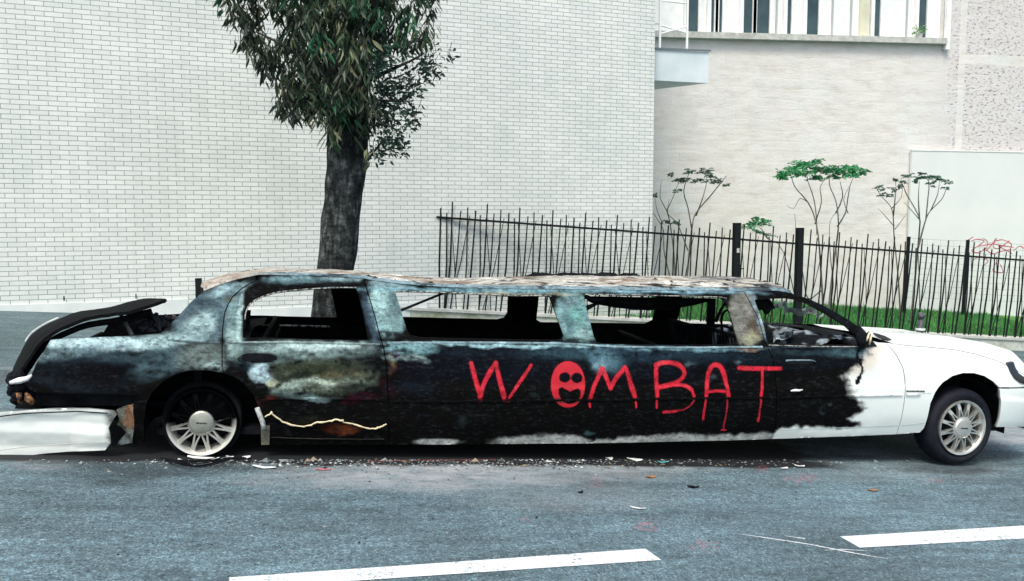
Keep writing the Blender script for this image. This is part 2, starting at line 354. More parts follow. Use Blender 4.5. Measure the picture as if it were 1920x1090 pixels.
def road_cols(X, Y):
    # measured places of ash and overspray; soot is mixed with painted under-car shadow
    P = np.stack([X, Y, gz(X, Y)], -1); u, v = proj_np(P)
    wob = (fbm(X*2, Y*4, 3)-.5); v2 = v+wob*26; u2 = u+wob*90
    ash = np.zeros_like(u); soot = np.zeros_like(u); pink = np.zeros_like(u)
    for a in ((800, 882, 340, 40, 1.), (1150, 876, 260, 26, .7), (560, 900, 160, 22, .4), (1060, 930, 240, 34, .3), (650, 905, 130, 14, .6), (1700, 885, 250, 25, .22), (1900, 812, 120, 26, 1.), (60, 868, 60, 16, .5)):  # the ellipse past the front wheel only lightens the road there
        ash = np.maximum(ash, a[4]*gblob(u2, v2, *a[:4]))
    for a in ((250, 880, 190, 38, .75), (225, 907, 60, 9, .8), (80, 858, 120, 16, .9), (620, 952, 130, 10, .45), (830, 951, 90, 9, .35), (420, 866, 130, 14, .9), (1500, 862, 420, 13, .75), (900, 862, 500, 7, .85), (1100, 905, 60, 6, .3), (480, 932, 160, 9, .3), (1780, 880, 110, 14, .8), (1050, 945, 70, 6, .3)):  # thin ellipses along the sill and front tyre paint in the car's shadow
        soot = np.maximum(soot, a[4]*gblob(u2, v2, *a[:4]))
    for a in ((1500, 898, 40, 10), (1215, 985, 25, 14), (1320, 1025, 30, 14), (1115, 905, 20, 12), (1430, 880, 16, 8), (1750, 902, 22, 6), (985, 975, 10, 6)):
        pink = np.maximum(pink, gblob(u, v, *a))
    wf = fbm(X*5, Y*9, 23, 5)-.5; under = sstep(-.05, .07, Y-5.97-.16*wf-.08*wob+.04*sstep(2.4, .5, X))*sstep(7.9, 7.7, Y)*sstep(-2.4, -2.2, X)*sstep(4.3, 3.3, X+.5*wf)  # soot band that also paints the shadow beneath the near sill
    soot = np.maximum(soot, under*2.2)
    return np.stack([ash, soot, pink], -1)
tag(MB().box(-70, 90, -40, 60, -12, -11.9).build('ground_far', M_lawn), kind='structure') if False else None
gs = [-60, -30, -15, -8]+list(np.arange(-4, 9, .05))+[10, 14, 20, 30, 60]
ysr = [-30, -12, -4, 0]+list(np.arange(2.5, 7.2, .04))+[7.6, 8.0, KY]
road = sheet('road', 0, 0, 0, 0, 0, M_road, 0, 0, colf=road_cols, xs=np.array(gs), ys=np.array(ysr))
pave = sheet('pavement', -60, 60, KY+.16, 60, .13, M_pave, 40, 30)
kb = MB(); x = -30.
while x < 36: kb.box(x+.004, x+.992, KY, KY+.16, -.3, .132+C_*KY, S_); x += 1.
tag(kb.build('kerb', M_kerb), kind='structure')

def quad_mark(name, pts, mat, dz):
    P = [ground(*p, dz) for p in pts]; n = len(P)
    me = MB().add(P, [tuple(range(n))]); return me
mk = MB()
mk.add([ground(*p, .004) for p in ((430, 1083), (1210, 1029), (1240, 1050), (430, 1105))], [(0, 3, 2, 1)])
mk.add([ground(*p, .004) for p in ((1575, 1006), (2000, 981), (2060, 1002), (1612, 1027))], [(0, 3, 2, 1)])
# the dashes go on past the edges of the view at the same spacing
dA = ground(1210, 1029, .004); dB = ground(1575, 1006, .004)
o = mk.build('lane_marking', M_mark); tag(o, kind='structure')
for f in o.data.polygons:
    pass
def scratch(pts, wpx, mat, name, dz=.003):
    m = MB()
    for i in range(len(pts)-1):
        a = ground(*pts[i], dz); b = ground(*pts[i+1], dz); d = b-a; nrm = np.array([-d[1], d[0], 0]); nrm /= np.linalg.norm(nrm)
        w0, w1 = wpx[i]/2, wpx[i+1]/2; m.add([a-nrm*w0, b-nrm*w1, b+nrm*w1, a+nrm*w0], [(0, 1, 2, 3)])
    return m
m = scratch([(1385, 1001), (1440, 1009), (1520, 1021), (1600, 1037), (1665, 1048)], [.002, .012, .010, .012, .002], M_mark, 'x')
m2 = scratch([(1472, 1005), (1510, 1010)], [.004, .012], M_mark, 'x', .0034); m.add(m2.v, m2.f)
m2 = scratch([(1545, 1032), (1580, 1030), (1625, 1033)], [.002, .010, .003], M_mark, 'x', .0046); m.add(m2.v, m2.f)
tag(m.build('chalk_scratch', M_mark), 'thin white scratch line crossing the asphalt left of the right lane marking', 'scratch')

# ------------------------------------------------------------------ white brick building
b0 = ground(15, 583, .13); TH = radians(9.85)
wd = np.array([cos(TH), sin(TH), 0]); wn = np.array([-sin(TH), cos(TH), 0])
def onwall(px, py): return hit(px, py, wn, b0)
def wl(p): q = p-b0; return float(q@wd), float(q[2])       # local u, z on the wall
uc = wl(onwall(1225.5, 250))[0]
BW, BH = .2345, .0681
u0 = wl(onwall(29.8, 49.5))[0]; z0 = wl(onwall(12.6, 54))[1]
BR_U = -u0-.5*BW + 100*BW; BR_Z = -z0+200*BH
M_brick = mat_brick()
bb = thing('brick_building', 'white glazed brick building filling the left background behind the tree', 'building', tuple(b0)); bb.rotation_euler = (0, 0, TH)
MB().box(-14, uc, 0, 9, -3, 9.5).build('wall', M_brick, bb)
M_plinth = simple('painted_plinth', (.60, .66, .64), (.70, .75, .73), 3, .7, bmp=.15)
zt0 = wl(onwall(15, 566)); zt1 = wl(onwall(310, 562))
pz = zt1[1]-.002
MB().box(-14, wl(onwall(352, 560))[0], -.018, .0, -2.8, pz).build('plinth', M_plinth, bb)
MB().box(wl(onwall(352, 560))[0], wl(onwall(800, 560))[0], -.018, .0, -2.8, wl(onwall(560, 576))[1]).build('plinth', M_plinth, bb)
vb = MB()
for q in ((120, 560), (255, 556), (545, 583)):
    u, z = wl(onwall(*q)); vb.box(u-.008, u+.008, -.004, .0, z-.03, z+.035)
vb.build('weep_hole', M_black, bb)

# ------------------------------------------------------------------ fence line
YF = onwall(820, 500)[1]
def fz(x): return gz(x, YF, .13)
lw = MB(); x0f = float(aty(735, 575, YF)[0])
lw.box(x0f, 22, YF-.10, YF+.22, -.6+C_*YF, .13+.205+C_*YF, S_)
lo = thing('low_wall', 'low pale concrete wall with moss stains carrying the black fence', 'wall', (x0f, YF, fz(x0f)))
o = lw.build('wall_body', M_low, lo); o.location = (-x0f, -YF, -fz(x0f))
cp = MB(); x = x0f
while x < 22: cp.box(x+.003, min(x+1.45, 22)-.003, YF-.13, YF+.25, .13+.205+C_*YF, .13+.25+C_*YF, S_); x += 1.45
o = cp.build('coping', M_conc, lo); o.location = (-x0f, -YF, -fz(x0f))
TOPW = .13+.25+C_*YF
def wtop(x): return TOPW-S_*x
def fence(name, label, cat, xa, xb, first, seed, bars_per=.578, rail_from=None, posts=()):
    r = random.Random(seed); t = thing(name, label, cat, (xa, YF, wtop(xa)))
    ox, oy, oz = xa, YF, wtop(xa)
    L = lambda x, y, z: (x-ox, y-oy, z-oz)
    rz = 1.772-.25
    MB().add([L(x, y, wtop(x)+rz+dz) for x in (xa-.03, xb+.03) for y in (YF-.02, YF+.02) for dz in (-.018, .018)],
             [(0, 1, 3, 2), (4, 6, 7, 5), (0, 4, 5, 1), (2, 3, 7, 6), (0, 2, 6, 4), (1, 5, 7, 3)]).build('rail', M_black, t)
    g = first
    pat = [(0, .27, -.115, .0155, 0), (.128, .13, -.135, .0135, 0), (.237, .20, -.062, .0135, 0), (.382, .165, -.125, .0165, 0), (.469, .085, -.03, .0135, 0), (.30, .07, -.30, .008, .05), (.55, .03, .07, .008, .05)]
    while g < xb:
        for (dx, h, lean, rr, dy) in pat:
            x = g+dx+r.uniform(-.008, .008)
            if x < xa+.02 or x > xb-.02: continue
            b = (x+lean*1.25+r.uniform(-.01, .01)); top = (x+.01*r.uniform(-1, 1), rz+h+r.uniform(-.01, .01))
            mid = ((x+b)/2+r.uniform(-.012, .012)+.015, rz*.5)
            if b < xa: b = xa+.01; mid = (xa+.012, mid[1])
            MB().tube([L(b, YF+dy, wtop(b)-.01), L(mid[0], YF+dy, wtop(mid[0])+mid[1]), L(top[0], YF+dy, wtop(top[0])+top[1])], [rr, rr, rr*.8], 5).build('bar', M_black, t)
        g += bars_per
    return t, L
xg0 = float(aty(1381, 450, YF)[0]); xg1 = float(aty(1499, 450, YF)[0]); xA = float(aty(822, 450, YF)[0]); gA = float(aty(849, 385, YF)[0])
fl, L1 = fence('fence', 'long black metal fence of leaning bars before the white brick wall', 'fence', xA, xg0-.07, gA-.578, 3)
gt, L2 = fence('gate', 'short barred gate section between the two thick black posts', 'gate', xg0+.07, xg1-.07, xg0-.42, 5)
fr, L3 = fence('fence', 'black metal fence of leaning bars before the lawn, right of the thick posts', 'fence', xg1+.07, 15.2, xg1+.24, 9)
for i, xp in enumerate((xg0, xg1)):
    t = thing('gate_post', ['thick square black post on the left side of the barred gate', 'thick square black post on the right side of the barred gate'][i], 'post', (xp, YF, wtop(xp)), 'thick gate posts')
    MB().sqbar((0, 0, -.02), (0, 0, 1.80-.0*i), .112, .112).build('shaft', M_black, t)
    MB().sqbar((0, 0, 1.80), (0, 0, 1.815), .12, .12).build('cap', M_black, t)
    if i == 0: MB().box(.07, .15, -.02, .02, .98, 1.0).build('hinge', M_black, t); MB().box(-.02, .03, -.066, -.058, 1.28, 1.36).build('plate', M_conc, t)
    else: MB().box(-.15, -.07, -.02, .02, .55, .57).build('hinge', M_black, t)

# ------------------------------------------------------------------ back wall building, lawn, wire fence
YB = YF+3.6
LA = aty(1564, 574, YB); LB = aty(1901, 592, YB); sB = (LB[2]-LA[2])/(LB[0]-LA[0])
def lawn_z(x, y):
    t = np.clip((y-YF-.22)/(YB-YF-.22), 0, 1); zf = TOPW-.035-S_*x; zb = LA[2]+sB*(x-LA[0]); return zf*(1-t)+zb*t+.03*(fbm(x*.8, y*.8, 5)-.5)
xs = np.linspace(1.0, 22, 120); ys = np.linspace(YF+.2, YB+.3, 24); X, Y = np.meshgrid(xs, ys, indexing='ij')
o = MB().grid(np.stack([X, Y, lawn_z(X, Y)], -1)).build('lawn', M_lawn, smooth=True); o.data.flip_normals(); tag(o, kind='structure')
nb = 34000; gx = rng.uniform(5.2, 15.5, nb); gy = rng.uniform(YF+.24, YB-.03, nb)
gzv = lawn_z(gx, gy); hh = rng.uniform(.03, .10, nb)*(.6+.8*fbm(gx*1.5, gy*1.5, 9)); an = rng.uniform(0, 2*pi, nb); wv = .006+.006*rng.random(nb)
tuft = rng.random(nb) < .03; hh = np.where(tuft, hh*2., hh)
ax, ay = np.cos(an)*wv, np.sin(an)*wv; lx, ly = rng.normal(0, .025, nb), rng.normal(0, .025, nb)
V = np.empty((nb, 3, 3)); V[:, 0] = np.stack([gx-ax, gy-ay, gzv-.01], -1); V[:, 1] = np.stack([gx+ax, gy+ay, gzv-.01], -1); V[:, 2] = np.stack([gx+lx, gy+ly, gzv+hh], -1)
me = bpy.data.meshes.new('grass'); me.from_pydata(V.reshape(-1, 3).tolist(), [], np.arange(nb*3).reshape(-1, 3).tolist())
go = bpy.data.objects.new('grass', me); COL.objects.link(go); me.materials.append(M_leaf)
gc = np.array([.045, .21, .065])[None]*(.40+1.3*rng.random((nb, 1)))*(.6+.8*fbm(gx*2.2, gy*3.1, 41)[:, None])*np.array([[1., 1, 1]])+np.where(rng.random((nb, 1)) < .15, np.array([[.10, .09, .0]]), 0)
setcol(go, np.repeat(gc, 3, 0)); tag(go, 'bright green grass on the strip behind the fence', 'grass', kind='stuff')

def byb(px, py, dy=0.): return aty(px, py, YB+dy)
RWB = thing('rendered_building', 'old cream rendered building with a strip of windows and pitted roughcast', 'building', (12, YB, gz(12, YB)))
O2 = np.array([12., YB, gz(12, YB)])
# the wall's own mapping measured on it
ROUGH_X = float(byb(1712, 200)[0]-O2[0]); BAND_X = float(byb(1800, 200)[0]-O2[0]); BAND_Z = float(byb(1830, 112)[2]-O2[2])
M_rend = mat_render()
zs0 = byb(1292, 62)[2]; zs1 = byb(1766, 76)[2]
def strip_z(x, add=0.): a = byb(1292, 62); b = byb(1766, 74); return a[2]+(b[2]-a[2])*(x-a[0])/(b[0]-a[0])+add
xl, xr = 3.5, float(byb(1768, 60)[0])
wb = MB()
def poly_prism(mb, pts, y0, y1):
    n = len(pts); P = [(p[0], y0, p[1]) for p in pts]+[(p[0], y1, p[1]) for p in pts]
    mb.add(P, [tuple(range(n)), tuple(range(n, 2*n))[::-1]]+[(i, i+n, (i+1) % n+n, (i+1) % n) for i in range(n)])
rel = lambda x, z: (x-O2[0], z-O2[2])
poly_prism(wb, [rel(xl, -4), rel(xr, -4), rel(xr, strip_z(xr)), rel(xl, strip_z(xl))], 0, 5)
wb.build('wall', M_rend, RWB)
wr = MB(); wr.box(xr-O2[0], 28-O2[0], .0, 5, -4-O2[2], 14-O2[2]); wr.build('gable_wall', M_rend, RWB)
sl = MB(); poly_prism(sl, [rel(xl, strip_z(xl, -.13)), rel(xr+.0, strip_z(xr, -.13)), rel(xr, strip_z(xr, .0)), rel(xl, strip_z(xl, .0))], -.16, -.002)
sl.build('window_sill', M_conc, RWB)
up_ = MB(); poly_prism(up_, [rel(xl, strip_z(xl, .003)), rel(xr, strip_z(xr, .003)), rel(xr, 14), rel(xl, 14)], .12, 5); up_.build('window_bay_wall', M_white, RWB)
wins = [(1292, 1311), (1335, 1341), (1350, 1356), (1396, 1413), (1421, 1445), (1478, 1486), (1515, 1537), (1642, 1653), (1725, 1740)]
for a, b in wins:
    xa, xb = byb(a, 50)[0], byb(b, 50)[0]; zb = strip_z(xa, .04); xm0, xm1 = xa-.09, xb+.09
    wf = MB(); wf.box(xm0-O2[0], xa-O2[0], .045, .115, zb-.035-O2[2], zb+1.9-O2[2]); wf.box(xb-O2[0], xm1-O2[0], .045, .115, zb-.035-O2[2], zb+1.9-O2[2]); wf.box(xa-O2[0], xb-O2[0], .05, .115, zb-.035-O2[2], zb-O2[2])
    wf.box(xa-O2[0], xb-O2[0], .05, .115, zb+1.86-O2[2], zb+1.9-O2[2])
    f = wf.build('window', M_white, RWB)
    MB().box(xa-O2[0], xb-O2[0], .085, .11, zb-O2[2], zb+1.86-O2[2]).build('pane', M_glass_dark, f)
M_cream = simple('cream_panel', (.56, .56, .42), (.66, .66, .52), 3, .7, bmp=0)
a, b = byb(1615, 50)[0], byb(1633, 50)[0]; MB().box(a-O2[0], b-O2[0], .06, .115, strip_z(a, .02)-O2[2], strip_z(a, 2)-O2[2]).build('cream_panel', M_cream, RWB)
a, b = byb(1768, 50)[0], byb(1776, 50)[0]; MB().box(a-O2[0], b-O2[0], -.12, -.042, strip_z(a, -.25)-O2[2], 13-O2[2]).build('downpipe', M_white, RWB)
for a in (1600, 1705, 1460, 1565):
    x = byb(a, 50)[0]; MB().box(x-.02-O2[0], x+.02-O2[0], .09, .118, strip_z(x, .01)-O2[2], 14-O2[2]).build('mullion', simple('grey_joint', (.38, .42, .42), None, bmp=0), RWB)
# white painted board on the wall
pa = byb(1708.5, 283, -.07); M_panel = simple('white_panel', (.64, .69, .675), (.69, .73, .71), 1.2, .6, bmp=.03)
wp = thing('white_hoarding', 'large flat white panel fixed against the cream wall at the right edge', 'panel', (pa[0], YB-.10, lawn_z(pa[0], YB)))
MB().box(0, 4.2, -.0, .058, -.6, pa[2]-lawn_z(pa[0], YB)).build('board', M_panel, wp)
MB().box(-.02, 4.22, -.012, .057, pa[2]-lawn_z(pa[0], YB)+.001, pa[2]-lawn_z(pa[0], YB)+.03).build('top_edge', M_white, wp)
# the wall is given its green potted plant on the sill
pp = byb(1724, 60, -.08)
pl = thing('potted_plant', 'small green plant in a pot on the grey window sill high up', 'plant', (pp[0], YB-.08, strip_z(pp[0], .001)))
MB().lathez([(.0, 0), (.06, 0), (.08, .10), (.07, .10), (.0, .09)], (0, 0, 0), 12).build('pot', M_conc, pl)
pm = MB(); pc = []
for i in range(70):
    a = rnd.uniform(0, 2*pi); e = rnd.uniform(-.2, 1.2); d = np.array([cos(a)*cos(e), sin(a)*cos(e)*.6, sin(e)])*rnd.uniform(.08, .2); c = d+np.array([0, 0, .12]); s = .035
    q = np.array([rnd.uniform(-1, 1), rnd.uniform(-1, 1), rnd.uniform(-1, 1)]); q /= np.linalg.norm(q); r2 = np.cross(q, d); r2 /= np.linalg.norm(r2)+1e-9
    pm.add([c-q*s, c+r2*s*.5, c+q*s, c-r2*s*.5], [(0, 1, 2, 3)]); pc += [[.10+.1*rnd.random(), .32, .12]]*4
o = pm.build('foliage', M_leaf, pl); setcol(o, np.array(pc))

# ------------------------------------------------------------------ balcony on the side of the brick building
bc = onwall(1229, 120); yb_ = bc[1]+.25
A_ = aty(1227, 92, yb_); B_ = aty(1329, 98, yb_); Cc = aty(1325, 156, yb_); D_ = aty(1227, 150, yb_)
zb = (Cc[2]+D_[2])/2; kz = (H_-zb)/(H_-zb)
bal = thing('balcony', 'small pale blue-grey balcony with white railing at the brick corner', 'balcony', (A_[0], yb_, D_[2]))
o0 = np.array([A_[0], yb_, D_[2]]); x1 = B_[0]-o0[0]; dep = 2.6
M_bal = simple('pale_metal_cladding', (.48, .58, .60), (.62, .70, .72), 1.6, .5, bmp=.02)
v = [(-.6, 0, 0), (x1, 0, Cc[2]-o0[2]), (-.6, dep, 0), (-.6, 0, A_[2]-o0[2]), (x1, 0, B_[2]-o0[2]), (-.6, dep, A_[2]-o0[2])]
MB().add(v, [(0, 1, 4, 3), (0, 2, 1), (3, 4, 5), (1, 2, 5, 4), (0, 3, 5, 2)]).build('cladding', M_bal, bal)
MB().box(-.6, x1+.03, -.035, .0, A_[2]-o0[2]-.005, A_[2]-o0[2]+.022).build('top_trim', simple('dark_trim', (.12, .16, .18), None, bmp=0), bal)
rl = MB(); zt = A_[2]-o0[2]+.02
P1, P2 = aty(1238, 92, yb_)-o0, aty(1289, 92, yb_)-o0
for p in (P1, P2): rl.sqbar((p[0], .03, zt), (p[0], .03, zt+1.0), .035, .035)
for (za, zc) in ((.42, .30), (.26, .42), (.86, .84)):
    rl.tube([(P1[0], .03, zt+za), (P2[0], .03, zt+zc)], .016, 6)
rl.tube([(P1[0], .03, zt+.45), (P1[0]-.5, .5, zt+.5)], .016, 6)
rl.build('railing', M_white, bal)

# wire fence on dark posts behind the saplings
YW = YF+2.9
pts_w = [(1704, 444, 585), (1815, 450, 588), (1955, 458, 595)]
wf_ = thing('wire_fence', 'thin wire mesh fence on two dark posts in front of the white panel', 'fence', (float(aty(1704, 585, YW)[0]), YW, float(lawn_z(aty(1704, 585, YW)[0], YW))))
ow = np.array(wf_.location)
pxs = []
for (a, t_, b_) in pts_w:
    p = aty(a, t_, YW); xb_ = p[0]-.05; zb_ = float(lawn_z(xb_, YW))-.05; pxs.append((p[0], p[2]))
    MB().sqbar(np.array([xb_, YW, zb_])-ow, np.array([p[0], YW, p[2]])-ow, .062, .05).build('post', M_black, wf_)
wm = MB()
for i in range(2):
    (xa, za), (xb, zb2) = pxs[i], pxs[i+1]
    for k in range(11): 
        d = .03+k*.135; wm.tube([np.array([xa, YW+.03, za-d])-ow, np.array([(xa+xb)/2, YW+.03, (za+zb2)/2-d-.008])-ow, np.array([xb, YW+.03, zb2-d])-ow], .0026, 4, False)
    n = int((xb-xa)/.16)
    for k in range(1, n):
        x = xa+(xb-xa)*k/n; z = za+(zb2-za)*k/n; wm.tube([np.array([x, YW+.034, z-.03])-ow, np.array([x, YW+.034, z-1.38])-ow], .0018, 4, False)
wm.build('wire_mesh', simple('galvanised_wire', (.14, .17, .17), None, bmp=0), wf_)

# ------------------------------------------------------------------ spray ribbons
def cr(pts, step):
    pts = [np.array(p, float) for p in pts]; P = [2*pts[0]-pts[1]]+pts+[2*pts[-1]-pts[-2]]; out = []
    for i in range(1, len(P)-2):
        d = np.linalg.norm(P[i+1]-P[i]); n = max(2, int(d/step))
        for k in range(n):
            t = k/n; out.append(.5*((2*P[i])+(-P[i-1]+P[i+1])*t+(2*P[i-1]-5*P[i]+4*P[i+1]-P[i+2])*t*t+(-P[i-1]+3*P[i]-3*P[i+1]+P[i+2])*t**3))
    out.append(P[-2]); return np.array(out)
class Ribbons:
    def __init__(s): s.v = []; s.f = []; s.uv = []; s.k = 0
    def stroke(s, pts2, w, place, step=.012, seed=0, smooth=True):
        """pts2: 2D points in the surface's own metres; place(u, v, lift) puts them on the surface"""
        P = cr(pts2, step) if smooth else np.array(pts2, float)
        s.k += 1; lift = .0022+.0005*(s.k % 6)
        T = np.gradient(P, axis=0); T /= np.linalg.norm(T, axis=1)[:, None]+1e-9; Nn = np.stack([-T[:, 1], T[:, 0]], -1)
        ww = w*(.85+.35*vnoise(np.arange(len(P))*.22, np.zeros(len(P)), seed+s.k))
        b = len(s.v)
        for i in range(len(P)):
            for j, t in enumerate((-1, -.5, 0, .5, 1)):
                q = P[i]+Nn[i]*t*ww[i]; s.v.append(place(q[0], q[1], lift)); s.uv.append((i, t))
        for i in range(len(P)-1):
            for j in range(4): s.f.append((b+i*5+j, b+(i+1)*5+j, b+(i+1)*5+j+1, b+i*5+j+1))
        for end, sg in ((0, -1), (len(P)-1, 1)):
            c = b+end*5+2; ring = []
            for k in range(7):
                a = -pi/2+pi*k/6; q = P[end]+(T[end]*sg*cos(a)+Nn[end]*sin(a))*ww[end]
                s.v.append(place(q[0], q[1], lift)); s.uv.append((0, 1.)); ring.append(len(s.v)-1)
            for k in range(6): s.f.append((c, ring[k], ring[k+1]))
        return s
    def build(s, name, mat, parent=None):
        me = bpy.data.meshes.new(name); me.from_pydata([tuple(map(float, p)) for p in s.v], [], s.f); me.materials.append(mat)
        uvl = me.uv_layers.new(name='UVMap'); li = np.empty(len(me.loops), int); me.loops.foreach_get('vertex_index', li)
        uvl.data.foreach_set('uv', np.array(s.uv, float)[li].ravel())
        o = bpy.data.objects.new(name, me); COL.objects.link(o)
        if parent: o.parent = parent
        return o
# faded red tag on the white hoarding
yp = YB-.10
def place_t(u, v, lift): return (u, yp-lift, v)
def tp(L): return [(aty(a, b, yp)[0], aty(a, b, yp)[2]) for a, b in L]
rb = Ribbons()
for L in ([(1822, 452), (1832, 449), (1845, 452), (1836, 460), (1822, 470), (1834, 474), (1848, 466)], [(1843, 447), (1852, 455), (1848, 470), (1856, 463), (1868, 447), (1862, 462), (1872, 466), (1892, 452)],
          [(1868, 452), (1880, 450), (1896, 458), (1890, 470), (1872, 462)], [(1826, 487), (1838, 481), (1852, 489), (1846, 497)], [(1835, 462), (1860, 458), (1880, 461), (1900, 464)], [(1850, 470), (1862, 476), (1885, 470), (1897, 476)],
          [(1868, 492), (1862, 508), (1880, 511), (1876, 497)], [(1812, 452), (1824, 445)], [(1900, 470), (1912, 462), (1920, 466)]):
    rb.stroke(tp(L), .017, place_t, .02)
tag(rb.build('red_tag', M_tag), 'thin faded red scribble sprayed across the white panel at right', 'graffiti')

# ------------------------------------------------------------------ saplings
def frond(mb, cols, p, d, L, wl_, col, n=6, r=rnd):
    d = np.array(d, float); d /= np.linalg.norm(d); side = np.cross(d, (0, 0, 1.)); side /= np.linalg.norm(side)+1e-9
    for i in range(n):
        t = (i+.6)/n; q = np.array(p)+d*L*t+np.array([0, 0, -.30*L*t*t])
        for sg in (-1, 1):
            a = side*sg*.8+d*.5+np.array([0, 0, -.35+r.uniform(-.5, .4)]); a /= np.linalg.norm(a); w = np.cross(a, (r.uniform(-.6, .6), 1, r.uniform(-.6, .6))); w /= np.linalg.norm(w)
            l = wl_*(1-.35*t)*r.uniform(.7, 1.2); k = l*.17
            mb.add([q, q+a*l*.5+w*k, q+a*l, q+a*l*.5-w*k], [(0, 1, 2, 3)]); c = np.array(col)*r.uniform(.45, 1.5); cols += [c]*4
def sapling(label, y, stems, tips, col, size, seed, base=None, group='young saplings behind the fence', nfr=9, name='sapling'):
    r = random.Random(seed); P0 = aty(stems[0][0][0], stems[0][0][1], y); P0[2] = lawn_z(P0[0], y)-.02
    t = thing(name, label, 'sapling', tuple(P0), group); m = MB(); fo = MB(); cols = []
    for st in stems:
        pts = []; n = len(st)
        for i, q in enumerate(st):
            yy = y+(.25*sin(i*1.7+seed+st[-1][0]*.13))*min(1, i/2.)
            p = aty(q[0], q[1], yy)
            pts.append(p-P0)
        if st[0][1] > 570: pts[0][2] = lawn_z(pts[0][0]+P0[0], y)-.03-P0[2]
        w0 = (st[0][2] if len(st[0]) > 2 else 3.5)*.0052; rs = [w0*(1-.72*i/(n-1)) for i in range(n)]
        c = cr(pts, .12); rr = np.interp(np.linspace(0, 1, len(c)), np.linspace(0, 1, n), rs); m.tube(c, list(rr), 6)
    m.build('trunk', M_stem, t, True)
    for (a, b, k) in tips:
        p = aty(a, b, y+r.uniform(-.3, .3))-P0; lc = np.array(col)*r.uniform(.6, 1.25)
        for i in range(max(4, int(nfr*k*.95))):
            an = r.uniform(0, 2*pi); frond(fo, cols, p+np.array([0, 0, r.uniform(-.03, .03)]), (cos(an), sin(an), r.uniform(.0, .7)), size*k*r.uniform(.6, 1.1), size*.42, lc, 6, r)
    o = fo.build('crown', M_leaf, t); setcol(o, np.array(cols)); return t
DG = (.028, .085, .05); BG = (.035, .24, .085)
sapling('dark-leaved sapling with many thin stems at the corner of the brick building', YF+1.5,
        [[(1262, 585, 4), (1265, 500), (1258, 430), (1250, 395), (1238, 372), (1240, 340)], [(1280, 585, 5), (1290, 500), (1297, 430), (1305, 400), (1330, 370), (1350, 345), (1362, 330)], [(1297, 430, 3), (1290, 390), (1282, 360), (1290, 330), (1296, 322)],
         [(1305, 405, 3), (1318, 370), (1325, 340), (1322, 325)], [(1250, 395, 2), (1262, 370), (1272, 345), (1282, 345)], [(1268, 585, 4), (1256, 520), (1245, 470), (1243, 430), (1225, 400)], [(1290, 470, 2.5), (1270, 420), (1252, 400), (1255, 372)], [(1243, 420, 2), (1232, 395), (1228, 368)]],
        [(1296, 320, .9), (1323, 322, 1.1), (1338, 328, .9), (1346, 340, .7), (1272, 338, .9), (1286, 338, .9), (1308, 340, .9), (1228, 366, .6), (1256, 328, .35), (1270, 358, .5), (1330, 340, .8), (1246, 414, .6), (1270, 418, .5), (1362, 345, .25)], DG, .19, 1)
sapling('low green shoot between the two thick gate posts', YF+.9, [[(1502, 585, 3), (1470, 475), (1440, 448), (1420, 432)], [(1440, 448, 2.5), (1428, 430), (1415, 418)]],
        [(1420, 420, 1.3), (1408, 422, 1.), (1432, 438, 1.), (1400, 424, .8), (1425, 410, .9)], (.04, .2, .08), .26, 2, nfr=6)
sapling('tallest sapling with a flat bright green crown right of the gate, left stem', YF+1.7,
        [[(1545, 590, 5), (1540, 520), (1535, 450), (1528, 410), (1515, 380), (1490, 350), (1484, 330)], [(1532, 440, 3), (1530, 400), (1525, 370), (1515, 340), (1512, 320)], [(1528, 420, 3), (1540, 380), (1538, 350), (1552, 330)], [(1515, 380, 2), (1500, 372), (1488, 392), (1475, 385)], [(1540, 545, 3), (1515, 560), (1505, 510), (1495, 460), (1490, 400)]],
        [(1475, 325, 1.1), (1490, 318, 1.2), (1510, 308, 1.3), (1525, 306, 1.2), (1500, 326, 1.1), (1520, 322, 1.1), (1540, 318, 1.), (1465, 332, .8), (1530, 332, .8), (1508, 314, 1.1)], BG, .27, 3)
sapling('tall sapling with a flat bright green crown right of the gate, right stem', YF+1.3,
        [[(1552, 590, 5), (1560, 520), (1568, 460), (1572, 420), (1568, 380), (1556, 350), (1555, 335)], [(1570, 425, 3), (1585, 400), (1590, 370), (1595, 345), (1604, 325)], [(1567, 400, 3), (1580, 370), (1575, 340)], [(1590, 400, 2), (1582, 375), (1592, 350)], [(1548, 595, 3), (1562, 540), (1557, 480), (1556, 420), (1570, 395)]],
        [(1560, 320, 1.1), (1575, 318, 1.2), (1592, 316, 1.2), (1608, 320, 1.), (1618, 324, .7), (1560, 332, .9), (1580, 328, 1.), (1600, 330, .7)], BG, .26, 4)
sapling('thin sparse sapling standing left of the white panel', YF+1.6,
        [[(1690, 590, 4), (1684, 520), (1677, 450), (1674, 400), (1668, 385), (1650, 365), (1643, 350)], [(1675, 405, 3), (1678, 375), (1680, 350), (1678, 335)], [(1671, 392, 2), (1690, 370), (1692, 345)], [(1677, 425, 2), (1655, 400), (1645, 390)], [(1678, 430, 2), (1690, 415), (1700, 400)]],
        [(1645, 352, .8), (1660, 353, .7), (1676, 356, .7), (1690, 350, .5), (1652, 365, .6), (1668, 366, .6), (1680, 336, .4)], (.055, .12, .07), .17, 5)
